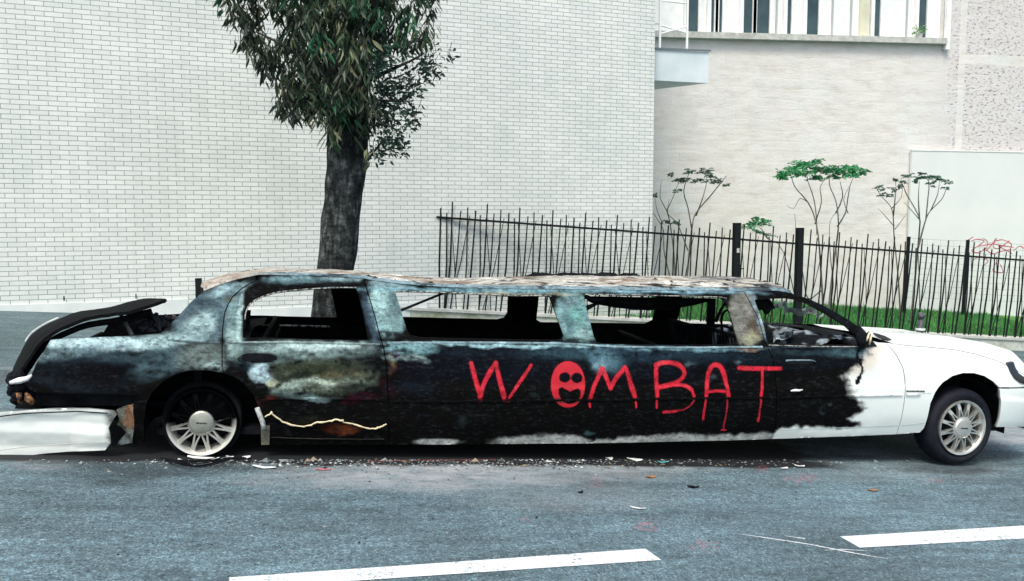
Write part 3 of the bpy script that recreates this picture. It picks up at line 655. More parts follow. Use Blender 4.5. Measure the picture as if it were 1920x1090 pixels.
sapling('dark sapling with spreading branches rising in front of the white panel', YF+1.3,
        [[(1708, 592, 5), (1718, 500), (1724, 430), (1724, 410), (1712, 385), (1700, 365), (1692, 345)], [(1720, 470, 4), (1735, 415), (1745, 395), (1765, 375), (1774, 355)], [(1736, 412, 3), (1740, 370), (1742, 345), (1735, 330)], [(1724, 410, 3), (1722, 370), (1724, 340)], [(1745, 395, 2.5), (1758, 365), (1762, 335)], [(1724, 412, 2), (1705, 390), (1695, 380)]],
        [(1702, 330, .8), (1724, 334, 1.), (1737, 334, 1.), (1752, 333, .9), (1765, 335, .8), (1776, 342, .7), (1712, 340, .6), (1694, 344, .6), (1745, 346, .7), (1772, 352, .5), (1730, 326, .7)], (.03, .10, .06), .18, 6)

# ------------------------------------------------------------------ street tree
YT = 10.2
def tpt(px, py, dy=0.): return aty(px, py, YT+dy)
T0 = tpt(612, 640); T0[2] = gz(T0[0], YT, .13)
tree = thing('street_tree', 'tree with dark hanging leaves on the pavement behind the burnt limousine', 'tree', tuple(T0))
tm = MB(); trunk = [(610, 700, 74), (615, 640, 70), (617, 600, 67), (628, 510, 70), (639, 420, 71), (648, 330, 69), (652, 260, 76), (655, 205, 74), (657, 150, 62)]
P = [tpt(a, b)-T0 for a, b, c in trunk]; P[0][2] = -.1
ctr = cr(P, .07); rr = np.interp(np.linspace(0, 1, len(ctr)), np.linspace(0, 1, len(P)), [c/2/1600*10. for a, b, c in trunk])
n = 20; base = 0; vv = []; ff = []
for i, c in enumerate(ctr):
    for k in range(n):
        th = 2*pi*k/n; r_ = rr[i]*(1+.10*(vnoise(k*.8, i*.35, 2)-.5)+.10*(vnoise(k*.35+9, i*.12, 8)-.5)); vv.append((c[0]+r_*cos(th), c[1]+r_*sin(th), c[2]))
for i in range(len(ctr)-1):
    for k in range(n): ff.append((i*n+k, i*n+(k+1) % n, (i+1)*n+(k+1) % n, (i+1)*n+k))
tm.add(vv, ff)
limbs = [[(657, 170, 0, 48), (672, 120, .1, 36), (688, 70, .15, 26), (697, 20, .2, 20), (705, -60, .2, 14)], [(654, 185, 0, 46), (630, 130, -.2, 34), (600, 70, -.3, 26), (575, -20, -.3, 18), (560, -100, -.4, 12)],
         [(660, 160, .1, 34), (655, 80, .5, 26), (650, -20, .7, 20), (648, -140, .8, 12)], [(690, 110, .1, 14), (730, 90, -.1, 9), (765, 80, -.2, 6), (800, 75, -.3, 3)], [(690, 150, .1, 12), (740, 128, -.2, 8), (775, 112, -.3, 5), (795, 100, -.3, 3)],
         [(668, 215, -.1, 9), (700, 190, -.4, 6), (740, 190, -.6, 4), (775, 190, -.6, 2)], [(640, 160, -.1, 16), (590, 130, -.3, 9), (540, 90, -.4, 6), (480, 60, -.4, 3)], [(690, 300, -.05, 5), (705, 280, -.25, 4), (722, 262, -.3, 3), (745, 262, -.4, 2)],
         [(645, 200, -.1, 10), (600, 180, -.35, 7), (560, 190, -.5, 4), (548, 215, -.5, 2)]]
for L in limbs:
    c = cr([tpt(a, b, d)-T0 for a, b, d, w_ in L], .08); r_ = np.interp(np.linspace(0, 1, len(c)), np.linspace(0, 1, len(L)), [w_/2/160. for a, b, d, w_ in L]); tm.tube(c, list(r_), 8)
tm.build('trunk', M_bark, tree, True)
# crown: clusters of long hanging leaves spread through a volume about the limbs
crown_poly = np.array([(430, 30), (446, 72), (468, 100), (490, 138), (506, 168), (522, 200), (545, 222), (590, 212), (606, 252), (640, 262), (668, 240), (695, 300), (705, 298), (748, 292), (772, 266), (790, 238), (785, 195), (806, 172), (790, 140), (826, 150), (848, 95), (812, 62), (800, 35), (860, -60), (840, -220), (700, -320), (560, -300), (420, -200), (380, -60)], float)
def inpoly(px, py, poly):
    x, y = np.asarray(px), np.asarray(py); inside = np.zeros(x.shape, bool); n = len(poly); j = n-1
    for i in range(n):
        xi, yi = poly[i]; xj, yj = poly[j]
        c = ((yi > y) != (yj > y)) & (x < (xj-xi)*(y-yi)/(yj-yi+1e-12)+xi); inside ^= c; j = i
    return inside
LV = []; LF = []; LC = []
r = random.Random(21)
def leaf(p, d, L, wd_, col):
    d = np.array(d)/np.linalg.norm(d); s = np.cross(d, (r.uniform(-1, 1), r.uniform(-1, 1), .2)); s /= np.linalg.norm(s)+1e-9; nn = np.cross(s, d)
    b = len(LV); cu = nn*L*r.uniform(-.12, .12); fo = nn*wd_*.35
    for q in (p, p+d*L*.33+s*wd_+cu*.6+fo, p+d*L*.33-s*wd_+cu*.6+fo, p+d*L*.70+s*wd_*.7+cu*.8+fo*.7, p+d*L*.70-s*wd_*.7+cu*.8+fo*.7, p+d*L*1.0+cu*.2, p+d*L*.4+cu*.7, p+d*L*.7+cu*.85): LV.append(tuple(q))
    LF.extend([(b, b+6, b+1), (b, b+2, b+6), (b+1, b+6, b+7, b+3), (b+2, b+4, b+7, b+6), (b+3, b+7, b+5), (b+4, b+5, b+7)])
    for _ in range(8): LC.append(col)
twig = MB()
ncl = 0; tries = 0
while ncl < 1300 and tries < 40000:
    tries += 1
    a, b = r.uniform(380, 860), r.uniform(-320, 300)
    if not inpoly(np.array([a]), np.array([b]), crown_poly)[0]: continue
    # gaps: sparse on the right and towards the lower left fringe, dense in the middle
    right = max(0, (a-705)/110.); dens = 1-.50*min(1, right)
    if a < 575 and b > 40: dens *= .45+.4*vnoise(a*.03, b*.03, 4)
    if b < 20: dens *= .7
    if vnoise(a*.035, b*.035, 11) < .30: dens *= .4
    if 540 < a < 720 and b < 220: dens = min(1, dens*2.2)
    elif r.random() < .25: continue
    if 600 < a < 700 and b > 225: dens *= .35
    if r.random() > dens: continue
    hw = 1.0*max(.12, min(1., 1-abs((a-650)/230.)**2))*(1 if b < 150 else .55)
    dy = r.uniform(-hw, hw*.8)
    if 600 < a < 700 and b > 150: dy = r.uniform(-.75, -.2)
    c = tpt(a, b, dy)-T0; ncl += 1
    kind = r.random()
    small = a > 700 and b > 90
    base = np.array([.012, .030, .017]) if kind < .46 else (np.array([.040, .078, .036]) if kind < .76 else (np.array([.15, .165, .09]) if kind < .90 else np.array([.02, .11, .05])))
    if a < 560: base = base*.6
    base = base*1.0
    if small: base = np.array([.02, .055, .035])*r.uniform(.6, 1.4)
    nl = r.randint(8, 13) if small else r.randint(9, 15)
    tw = c+np.array([r.uniform(-.06, .06), r.uniform(-.06, .06), r.uniform(.10, .2)]); twig.tube([tw, (tw+c)/2+np.array([r.uniform(-.02, .02), 0, 0]), c], [.004, .003, .002], 4, False)
    for i in range(nl):
        an = r.uniform(0, 2*pi); dr = (r.uniform(-1, -.45) if not small else r.uniform(-.9, .5))
        d = np.array([cos(an)*.45, sin(an)*.45, dr]); L = r.uniform(.08, .19) if not small else r.uniform(.05, .10)
        if small: d[:2] *= 1.7
        col = base*r.uniform(.6, 1.6)
        wq = r.uniform(.08, .13) if not small else r.uniform(.15, .22)
        leaf(c+np.array([r.uniform(-.07, .07), r.uniform(-.07, .07), r.uniform(-.09, .09)]), d, L, L*wq, col)
me = bpy.data.meshes.new('crown'); me.from_pydata(LV, [], LF); co = bpy.data.objects.new('crown', me); COL.objects.link(co); co.parent = tree; me.materials.append(M_leaf)
setcol(co, np.array(LC)); twig.build('twigs', M_bark, tree)

# ------------------------------------------------------------------ street furniture on the pavement
pb = aty(372, 522, 8.95); bo = thing('bollard', 'plain square black post on the pavement, seen over the boot of the limousine', 'bollard', (pb[0], 8.95, gz(pb[0], 8.95, .13)))
hb = pb[2]-gz(pb[0], 8.95, .13)
MB().sqbar((0, 0, -.02), (0, 0, hb), .058, .058).build('shaft', M_black, bo); MB().sqbar((0, 0, -.01), (0, 0, .02), .14, .14).build('base_plate', M_black, bo)
pb = aty(1727, 586, 8.95); hb = pb[2]-gz(pb[0], 8.95, .13)
M_bol = simple('worn_bollard_paint', (.03, .035, .045), (.16, .15, .17), 40, .6, lo=.45, hi=.75)
bo = thing('bollard', 'slim round bollard with a ball top on the pavement behind the white bonnet', 'bollard', (pb[0], 8.95, gz(pb[0], 8.95, .13)))
MB().lathez([(.055, -.02), (.055, .08), (.036, .10), (.036, hb-.24), (.05, hb-.23), (.05, hb-.19), (.034, hb-.18), (.032, hb-.10), (.022, hb-.085)], (0, 0, 0), 20).build('shaft', M_bol, bo, True)
MB().lathez([(.045*sin(pi*k/10)+1e-4, hb-.04-.045*cos(pi*k/10)) for k in range(11)], (0, 0, 0), 20).build('ball_top', M_bol, bo, True)
MB().lathez([(.052, hb-.22), (.056, hb-.215), (.056, hb-.195), (.052, hb-.19)], (0, 0, 0), 20).build('ring', M_paper, bo, True)

# ------------------------------------------------------------------ the burnt limousine
AL = atan(S_); R0 = ground(378, 858)
OC = np.array([0, R0[1]-.085, 0.]); OC[2] = gz(0, OC[1])
EX = np.array([cos(AL), 0, -sin(AL)]); EY = np.array([0, 1., 0]); EZ = np.array([sin(AL), 0, cos(AL)])
WD = 1.98; ROLL = .030
limo = thing('burnt_limousine', 'burnt-out stretch limousine with white front end, black charred body and red spray paint', 'car', tuple(OC)); limo.rotation_euler = (0, AL, 0)
def belt(x): return np.interp(x, [-2.3, -.776, .295, 2.11, 3.98, 4.5, 5.58, 6.1], [.78, .81, .845, .90, .978, .965, .83, .72])
def sill(x): return np.interp(x, [-2, .84, 4.43, 6.2], [.10, .127, .271, .27])
def sideY(x, z):
    x = np.asarray(x, float); z = np.asarray(z, float); b = belt(x); s = sill(x); u = np.clip((z-s)/(b-s), -.3, 1)
    y = .012+.085*np.clip(1-u, 0, 1.3)**3+.05*np.clip(u, 0, 1)**6
    y = y-.010*sstep(.62, .54, u)*sstep(.0, .25, u)
    y = y+np.where(z > b, .62*np.clip(z-b, 0, .5)-.25*np.clip(z-b-.3, 0, .2), 0)
    y = y+.24*np.clip((-1.25-x)/.95, 0, 1.2)**2+.34*np.clip((x-5.25)/.95, 0, 1.2)**2.2
    return y
def dent(x, z):
    k = sstep(4.5, 4.0, x)
    d = k*(.022*(fbm(x*1.6, z*3, 31, 3)-.5)+.012*(fbm(x*6, z*7, 37, 3)-.5))
    d = d+.018*np.exp(-((x-1.93)/.10)**2-((z-.80)/.09)**2)+.02*np.exp(-((x-2.35)/.05)**2-((z-.83)/.05)**2)
    return d
def px2car(px, py):
    y = .05
    for _ in range(7):
        p = hit(px, py, (0, 1, 0), OC+EY*y)-OC; x, z = float(p@EX), float(p@EZ); y = float(sideY(x, z))
    return x, z
def atc(px, py, y):
    p = hit(px, py, (0, 1, 0), OC+EY*y)-OC; return np.array([p@EX, y, p@EZ])
def car2px(P):
    W_ = OC+np.outer(P[:, 0], EX)+np.outer(P[:, 1], EY)+np.outer(P[:, 2], EZ); return proj_np(W_)

# soot, ash, bare metal and rust, plus painted belt highlight and sky sheen, by place
c_ = lin
PAINT = [  # colour, strength, centre, radii, angle deg, softness, ragged
 (c_(36, 48, 62), .95, 165, 700, 110, 45, 0, .5, .5), (c_(12, 17, 28), .9, 190, 705, 95, 26, 0, .6, .6),
 (c_(168, 188, 196), .95, 190, 645, 140, 14, 0, .5, .3), (c_(120, 142, 152), .75, 130, 662, 80, 12, -8, .8, .6), (c_(88, 112, 124), .8, 300, 680, 60, 36, -35, .7, .6), (c_(66, 86, 98), .7, 230, 665, 90, 18, 5, .8, .8),
 (c_(120, 130, 128), .8, 375, 668, 52, 30, -10, .7, .5), (c_(160, 178, 178), .8, 398, 690, 26, 14, -20, .6, .7), (c_(150, 172, 176), .85, 330, 633, 90, 14, -6, .7, .4),
 (c_(92, 112, 124), .95, 390, 580, 74, 62, -40, .35, .3), (c_(160, 180, 182), .75, 372, 612, 38, 26, -40, .8, .8), (c_(60, 78, 92), .7, 372, 572, 34, 14, -45, .8, .7), (c_(150, 172, 180), .8, 430, 541, 46, 9, -16, .8, .6), (c_(120, 112, 70), .5, 428, 560, 14, 6, -10, .8, .8),
 (c_(13, 15, 24), .97, 475, 553, 62, 17, -44, .35, .2), (c_(13, 15, 24), .97, 520, 533, 42, 12, 0, .4, .3), (c_(13, 16, 24), .9, 590, 540, 110, 5, -1, .5, .3), (c_(96, 122, 132), .9, 580, 524, 90, 10, 0, .6, .6), (c_(140, 162, 170), .8, 640, 522, 46, 8, 2, .7, .6), (c_(120, 150, 158), .6, 555, 520, 60, 5, 0, .7, .6),
 (c_(112, 136, 140), .9, 438, 610, 17, 60, 4, .5, .4), (c_(140, 160, 160), .8, 440, 645, 18, 36, 0, .7, .5), (c_(176, 196, 200), .6, 450, 590, 5, 50, 6, .7, .4),
 (c_(130, 148, 148), .9, 580, 656, 135, 18, 1, .5, .4), (c_(180, 196, 196), .75, 610, 650, 90, 7, 1, .8, .8), (c_(92, 108, 108), .9, 500, 672, 50, 12, 0, .6, .6),
 (c_(104, 112, 96), .9, 600, 705, 112, 34, 0, .45, .9), (c_(66, 72, 48), .85, 600, 690, 95, 13, 0, .6, 1.), (c_(170, 176, 160), .75, 610, 716, 70, 9, 0, .7, 1.2), (c_(150, 165, 158), .75, 548, 725, 40, 14, -15, .7, 1.2), (c_(40, 44, 34), .8, 560, 702, 50, 10, -8, .6, 1.2), (c_(120, 100, 66), .55, 640, 700, 50, 7, -3, .8, 1.), (c_(34, 42, 40), .75, 655, 722, 40, 8, 0, .8, 1.1), (c_(180, 176, 150), .7, 508, 716, 13, 8, 0, .6, .7),
 (c_(176, 196, 208), .9, 490, 696, 18, 22, -25, .5, .8), (c_(50, 70, 88), .6, 458, 682, 22, 10, 20, .8, .6), (c_(160, 180, 185), .8, 590, 749, 30, 4, 0, .7, .7), (c_(118, 140, 142), .5, 560, 744, 60, 5, 0, .8, .8),
 (c_(8, 10, 14), 1., 485, 671, 36, 9, 0, .35, .1), (c_(8, 10, 14), .95, 360, 735, 130, 30, 0, .5, .3), (c_(6, 7, 10), .98, 378, 780, 150, 78, 0, .16, .1),
 (c_(5, 6, 8), .97, 376, 772, 128, 80, 0, .22, .25), (c_(5, 6, 8), .9, 160, 752, 120, 16, 0, .4, .1),
 (c_(96, 16, 52), .65, 672, 748, 40, 10, -3, .8, .8), (c_(70, 20, 46), .6, 722, 728, 12, 24, -30, .8, .7), (c_(150, 80, 56), .5, 733, 692, 8, 18, 8, .7, .7), (c_(170, 160, 90), .4, 731, 676, 6, 14, 0, .8, .8),
 (c_(150, 68, 20), .85, 645, 806, 32, 9, -6, .7, .9), (c_(90, 34, 14), .7, 615, 805, 22, 10, 0, .8, .9), (c_(120, 40, 12), .8, 508, 751, 14, 5, 0, .7, .9), (c_(100, 30, 14), .7, 483, 756, 9, 10, 0, .7, .6), (c_(70, 68, 50), .5, 580, 790, 40, 10, 0, .9, .8),
 # middle section
 (c_(20, 30, 48), .9, 1120, 680, 420, 46, 0, .8, .6), (c_(46, 72, 92), .8, 1180, 664, 230, 16, 1, .7, .6), (c_(92, 128, 146), .75, 1130, 672, 45, 20, 25, .9, .5), (c_(130, 156, 170), .6, 1125, 688, 16, 14, 0, .9, .5), (c_(60, 90, 104), .6, 1050, 662, 60, 12, 8, .9, .6), (c_(24, 44, 60), .7, 1420, 672, 120, 14, 0, .8, .6),  # navy tones hold the sky's reflection in the colour
 (c_(148, 182, 192), .8, 950, 647, 260, 4, .8, .6, .5), (c_(120, 160, 176), .7, 1300, 654, 150, 4, 0, .6, .5), (c_(120, 160, 168), .85, 770, 655, 55, 11, 0, .5, .5), (c_(170, 190, 192), .75, 765, 672, 46, 6, 0, .8, 1.2), (c_(100, 40, 90), .5, 740, 664, 14, 10, 20, .8, 1.),  # the thin pale lines paint the highlight along the belt
 (c_(34, 26, 52), .6, 775, 692, 46, 14, -4, .8, .8), (c_(28, 38, 56), .8, 775, 728, 46, 18, 0, .9, .7), (c_(40, 60, 78), .5, 870, 660, 46, 12, 0, .9, .7), (c_(14, 30, 50), .7, 900, 700, 120, 26, 0, .9, .8),
 (c_(60, 10, 28), .6, 738, 740, 12, 10, 0, .8, .8), (c_(70, 84, 88), .4, 868, 790, 14, 10, 60, .9, .9), (c_(96, 130, 134), .55, 1108, 814, 14, 4, 0, .8, .6), (c_(60, 76, 80), .5, 1000, 742, 10, 5, 0, .8, .6), (c_(120, 140, 150), .5, 1294, 681, 10, 6, -20, .8, .8), (c_(120, 140, 150), .4, 1333, 708, 7, 6, 0, .8, .8), (c_(120, 140, 146), .4, 1385, 678, 6, 4, 0, .8, .8),
 (c_(120, 148, 152), .97, 724, 585, 36, 52, -14, .25, .3), (c_(158, 184, 186), .6, 712, 560, 18, 34, -12, .8, .8), (c_(80, 100, 110), .6, 740, 560, 14, 36, -14, .9, .8), (c_(22, 24, 34), .85, 730, 628, 42, 9, 4, .5, .5), (c_(70, 88, 108), .8, 694, 600, 10, 60, -14, .5, .4),
 (c_(112, 144, 148), .97, 1078, 598, 42, 52, -18, .25, .3), (c_(84, 80, 100), .6, 1062, 565, 18, 7, 4, .8, .8), (c_(90, 150, 142), .6, 1082, 590, 18, 22, 0, .9, .6), (c_(70, 100, 112), .6, 1064, 600, 9, 30, -18, .9, .8), (c_(150, 172, 172), .6, 1100, 625, 18, 14, -10, .8, .8), (c_(16, 22, 28), .8, 1078, 640, 46, 8, 4, .6, .6),
 (c_(128, 122, 116), .95, 1398, 598, 34, 54, -14, .25, .3), (c_(92, 70, 54), .7, 1412, 612, 18, 24, -10, .8, .6), (c_(150, 146, 110), .6, 1402, 634, 18, 14, 0, .8, .7), (c_(120, 142, 158), .8, 1420, 592, 8, 50, -18, .6, .5), (c_(176, 180, 186), .8, 1428, 596, 6, 16, -18, .8, .6), (c_(150, 96, 70), .7, 1402, 651, 30, 4, 0, .7, 1.),
 (c_(120, 158, 172), .9, 900, 545, 260, 6, .6, .6, .4), (c_(130, 166, 184), .9, 1250, 545, 200, 6, 1, .6, .4), (c_(170, 160, 140), .7, 960, 553, 130, 3, .6, .7, .7), (c_(20, 22, 28), .8, 800, 549, 60, 2.5, 0, .5, .4), (c_(150, 176, 186), .7, 730, 536, 40, 6, 4, .7, .6),
 # door
 (c_(22, 32, 46), .9, 1530, 672, 110, 24, 0, .7, .5), (c_(84, 116, 128), .8, 1595, 662, 46, 10, -4, .8, .5), (c_(56, 84, 96), .7, 1520, 661, 70, 6, 0, .8, .5), (c_(14, 16, 22), .9, 1470, 548, 60, 9, 12, .6, .3), (c_(40, 50, 66), .8, 1480, 541, 40, 3, 14, .8, .4), (c_(34, 44, 60), .6, 1560, 588, 70, 6, 34, .8, .4),
 (c_(90, 110, 118), .45, 1543, 773, 8, 4, 0, .8, .8), (c_(100, 110, 118), .4, 1560, 760, 5, 3, 0, .8, .8), (c_(60, 72, 80), .4, 1512, 761, 12, 4, 0, .9, .8)]
WHITE = c_(230, 238, 234)
def paint(P, far=False):
    """colour and cleanness of the near side at measured places"""
    u, v = car2px(P); x, z = P[:, 0], P[:, 2]
    w1 = fbm(x*5, z*7, 51)-.5; w2 = fbm(x*5+40, z*7, 57)-.5; w3 = fbm(x*18, z*22, 61)-.5; w4 = fbm(x*18+9, z*22, 67)-.5
    w5 = fbm(x*34, z*40, 71, 3)-.5; w6 = fbm(x*12, z*34, 73, 4)-.5
    col = np.tile(c_(7, 9, 12), (len(P), 1))*(1+.9*w1[:, None]); clean = np.zeros(len(P))
    for (c, s, cx, cy, rx, ry, ang, soft, rag) in PAINT:
        a = radians(ang); du = u-cx+rag*(w1*30+w3*14); dv = v-cy+rag*(w2*22+w4*12)
        e = np.sqrt(((du*cos(a)+dv*sin(a))/rx)**2+((-du*sin(a)+dv*cos(a))/ry)**2)
        m = s*(1-sstep(1-soft*.7, 1+soft*.45, e+rag*.75*w5+rag*.5*w6)); m = m*np.clip(1+(rag > .3)*(2.2*w6+1.2*w5), .15, 1.05); col = col*(1-m[:, None])+np.asarray(c)*m[:, None]
    lum = col@np.array([.3, .6, .1]); col = (col*.88+lum[:, None]*.12)*np.array([.78, .89, .87])*(np.clip(lum, .004, .6)[:, None]/.26)**.38
    # clean white front: the edge of the burn, point by point
    ey_ = np.array([560, 640, 655, 680, 692, 705, 722, 735, 746, 756, 768, 776, 786, 793, 800, 806, 830])
    ex_ = np.array([1650, 1642, 1628, 1616, 1600, 1582, 1588, 1594, 1600, 1612, 1620, 1608, 1592, 1612, 1608, 1575, 1440])
    edge = np.interp(v, ey_, ex_)+w3*22+w4*10+w1*8
    m = sstep(-8, 12, u-edge)
    low_e = np.interp(u, [700, 760, 850, 930, 980, 1040, 1080, 1110, 1150, 1200, 1280, 1340, 1400, 1450, 1462, 1500, 1560, 1700], [840, 838, 833, 826, 819, 816, 818, 828, 824, 819, 814, 818, 817, 812, 803, 800, 804, 800])
    m2 = sstep(-4, 4, v-low_e+w3*12+w1*4)*sstep(905, 960, u)*np.where(u < 1452, .78, 1.)
    m = np.maximum(m, m2)
    bl = .65*(1-sstep(.6, 1.15, np.sqrt(((u-820+w3*20)/46)**2+((v-829)/6.5)**2)))
    m = np.maximum(m, bl)
    hz_ = np.exp(-((u-edge-14)/22.)**2)*sstep(640, 650, v)*sstep(720, 690, v)
    wcol = np.asarray(WHITE)[None]*np.ones((len(P), 1)); wcol = wcol*(1-.5*hz_[:, None])+np.array([.42, .27, .16])*.5*hz_[:, None]
    # white darkens low on the fender, with a slight streakiness
    low_dark = sstep(806, 818, v)*.18; wcol = wcol*(1-low_dark[:, None])
    wcol = wcol*np.where(m2[:, None] > m[:, None]*.99, np.where((u < 1452)[:, None], .72+.5*w1[:, None], 1), 1)
    col = col*(1-m[:, None])+wcol*m[:, None]; clean = sstep(.6, 1., m)*np.where(u < 1450, .35, 1)
    # black run of melted plastic down from the mirror
    run = (np.abs(u-1612-5*np.sin(v*.12)) < 3.4+w4*4) & (v > 655) & (v < 722); col[run] = c_(12, 12, 14); clean[run] = 0
    return np.clip(col, .002, .9), clean

def densify(poly, sp):
    out = []
    for i in range(len(poly)):
        a = np.array(poly[i]); b = np.array(poly[(i+1) % len(poly)]); n = max(1, int(round(np.linalg.norm(b-a)/sp)))
        for k in range(n): out.append(a+(b-a)*k/n)
    return np.array(out)
def inset(poly, d):
    p = np.array(poly, float); n = len(p); A = .5*sum(p[i][0]*p[(i+1) % n][1]-p[(i+1) % n][0]*p[i][1] for i in range(n)); s = 1 if A > 0 else -1; out = []
    for i in range(n):
        e1 = p[i]-p[i-1]; e2 = p[(i+1) % n]-p[i]; n1 = np.array([-e1[1], e1[0]])*s; n2 = np.array([-e2[1], e2[0]])*s
        m = n1/(np.linalg.norm(n1)+1e-9)+n2/(np.linalg.norm(n2)+1e-9); m /= np.linalg.norm(m)+1e-9; out.append(p[i]+m*d)
    return np.array(out)
def smooth_poly(pts, closed=True):
    return pts
def panel(name, poly, holes=(), sp=.0105, th=.028, parent=None, far=False, gap=.0035, lift=0., ysurf=None, colorf=None, shape=None, mat=None):
    if far: gap = 0.
    P2 = densify(inset(poly, gap), sp*1.2); H2 = [densify(h, sp*1.2) for h in holes]
    lo, hi = P2.min(0), P2.max(0); gx = np.arange(lo[0]+sp*.5, hi[0], sp); gzz = np.arange(lo[1]+sp*.5, hi[1], sp)
    X, Z = np.meshgrid(gx, gzz, indexing='ij'); X = X.ravel(); Z = Z.ravel(); X = X+((np.arange(len(X)) % 2)-.5)*sp*.1
    ok = inpoly(X, Z, P2)
    for h in H2: ok &= ~inpoly(X, Z, h)
    X, Z = X[ok], Z[ok]; B = np.concatenate([P2]+H2)
    keep = np.ones(len(X), bool)
    for i in range(0, len(X), 4000):
        d = ((X[i:i+4000, None]-B[None, :, 0])**2+(Z[i:i+4000, None]-B[None, :, 1])**2).min(1); keep[i:i+4000] = d > (sp*.55)**2
    X, Z = X[keep], Z[keep]; pts = [Vector(b) for b in B]+[Vector((a, b)) for a, b in zip(X, Z)]
    edges = []; s = 0
    for L in [P2]+H2:
        n = len(L); edges += [(s+i, s+(i+1) % n) for i in range(n)]; s += n
    vo, eo, fo, *_ = delaunay_2d_cdt(pts, edges, [], 0, 1e-5)
    V = np.array([(v[0], v[1]) for v in vo]); F = np.array([f for f in fo if len(f) == 3]); C = V[F].mean(1)
    ok = inpoly(C[:, 0], C[:, 1], P2)
    for h in H2: ok &= ~inpoly(C[:, 0], C[:, 1], h)
    F = F[ok]
    a, b, c = V[F[:, 0]], V[F[:, 1]], V[F[:, 2]]; ar = (b[:, 0]-a[:, 0])*(c[:, 1]-a[:, 1])-(b[:, 1]-a[:, 1])*(c[:, 0]-a[:, 0])
    F[ar < 0] = F[ar < 0][:, ::-1]
    yf = (ysurf or sideY)(V[:, 0], V[:, 1])+lift; dd = dent(V[:, 0], V[:, 1])+(shape(V[:, 0], V[:, 1]) if shape else 0)
    x, z = V[:, 0], V[:, 1]
    if far:
        y0 = WD-yf-dd*1.5; front = np.stack([x, y0, z-ROLL*y0], -1); back = np.stack([x, y0-th, z-ROLL*y0], -1)
    else:
        y0 = yf+dd; front = np.stack([x, y0, z], -1); back = np.stack([x, y0+th, z], -1)
    n = len(V); used = np.zeros(n, bool); used[F.ravel()] = True
    cnt = {}
    for f in F.tolist():
        for i in range(3):
            e = (f[i], f[(i+1) % 3]); cnt[e] = 1
    bd = [e for e in cnt if (e[1], e[0]) not in cnt]
    verts = np.concatenate([front, back, front, back]); faces = F.tolist() if not far else F[:, ::-1].tolist()
    Fb = (F[:, ::-1]+n) if not far else (F+n); faces += Fb.tolist()
    faces += [(a+2*n, b+2*n, b+3*n, a+3*n)[::-1 if not far else 1] for a, b in bd]
    me = bpy.data.meshes.new(name); me.from_pydata(verts.tolist(), [], faces); me.validate(); 
    o = bpy.data.objects.new(name, me); COL.objects.link(o); o.parent = parent or limo; me.materials.append(mat or M_body)
    me.polygons.foreach_set('use_smooth', [True]*len(me.polygons))
    if far:
        nn = fbm(x*3, z*4, 77); colr = (np.array(c_(7, 9, 12))[None]*(1+1.5*(nn[:, None]-.3))); clean = np.zeros(n)
    elif colorf: colr, clean = colorf(front)
    else: colr, clean = paint(front)
    dk = np.tile(c_(10, 12, 15), (n, 1)); setcol(o, np.concatenate([colr, dk, colr*.8, dk]), np.concatenate([clean, clean*0, clean, clean*0]))
    # drop unused vertices
    return o
def T(L): return [px2car(a, b) for a, b in L]
Q_out = T([(94, 637), (130, 634), (165, 632.5), (235, 630), (300, 625), (312, 615), (330, 596), (360, 563), (382, 546), (404, 537), (440, 525), (477, 517), (483, 524), (455, 540), (437, 556), (428, 570), (421.5, 586), (417.5, 615), (416.5, 648), (416.5, 688), (420, 701), (400, 697), (378, 695), (350, 697), (325, 705), (303, 719), (285, 738), (275, 758), (270, 790), (272, 830), (252, 834), (250, 790), (250, 757), (257, 741), (160, 740), (66, 737), (51, 728), (57, 705), (66, 683), (79, 662)])
D1_out = T([(421.5, 586), (428, 570), (437, 556), (455, 540), (483, 524), (487, 515), (540, 516.5), (600, 518), (682, 522), (690, 550), (702, 590), (712, 629), (720, 655), (725, 690), (727, 728), (730, 795), (729, 834), (600, 835), (492, 835), (489, 800), (484, 765), (474, 740), (456, 720), (436, 706), (420, 701), (416.5, 688), (416.5, 648), (417.5, 615)])
H1 = T([(455, 634), (456, 600), (462, 580), (474, 567), (492, 558), (515, 551), (545, 547), (590, 543.5), (635, 541.5), (668, 541.5), (674, 560), (681, 590), (688, 625), (690, 638), (640, 638), (560, 636), (500, 634)])
M_out = T([(682, 522), (700, 526), (750, 532), (800, 536), (850, 539), (920, 541), (1000, 542), (1100, 543), (1180, 544), (1300, 545), (1394, 546), (1404, 562), (1422, 596), (1436, 644), (1447, 668), (1453, 700), (1455, 760), (1453, 800), (1444, 823.5), (1390, 826), (1300, 828), (1180, 831), (1000, 833.5), (850, 834.5), (729, 834.5), (730, 795), (727, 728), (725, 690), (720, 655), (712, 629), (702, 590), (690, 550)])
W2 = T([(741, 548), (800, 549.5), (900, 553.5), (960, 557), (1020, 556.5), (1031, 558), (1038, 578), (1048, 605), (1057, 630), (1053, 637), (1035, 638), (900, 636), (785, 633), (770, 629), (763, 618), (757, 600), (750, 575)])
W3 = T([(1095, 556), (1101, 553), (1180, 555), (1260, 557), (1330, 558), (1352, 560), (1360, 566), (1368, 584), (1376, 610), (1383, 637), (1381, 644), (1370, 647), (1250, 647.5), (1135, 646), (1120, 642), (1113, 632), (1105, 600)])
D2_out = T([(1394, 546), (1430, 545), (1457, 545), (1490, 551), (1520, 561), (1545, 573), (1571, 587), (1595, 602), (1613, 614), (1624, 628), (1634, 638), (1648, 642), (1662, 643), (1680, 665), (1693, 690), (1697, 715), (1697, 740), (1691, 780), (1681, 815), (1600, 818.5), (1500, 822), (1444, 823.5), (1453, 800), (1455, 760), (1453, 700), (1447, 668), (1436, 644), (1422, 596), (1404, 562)])
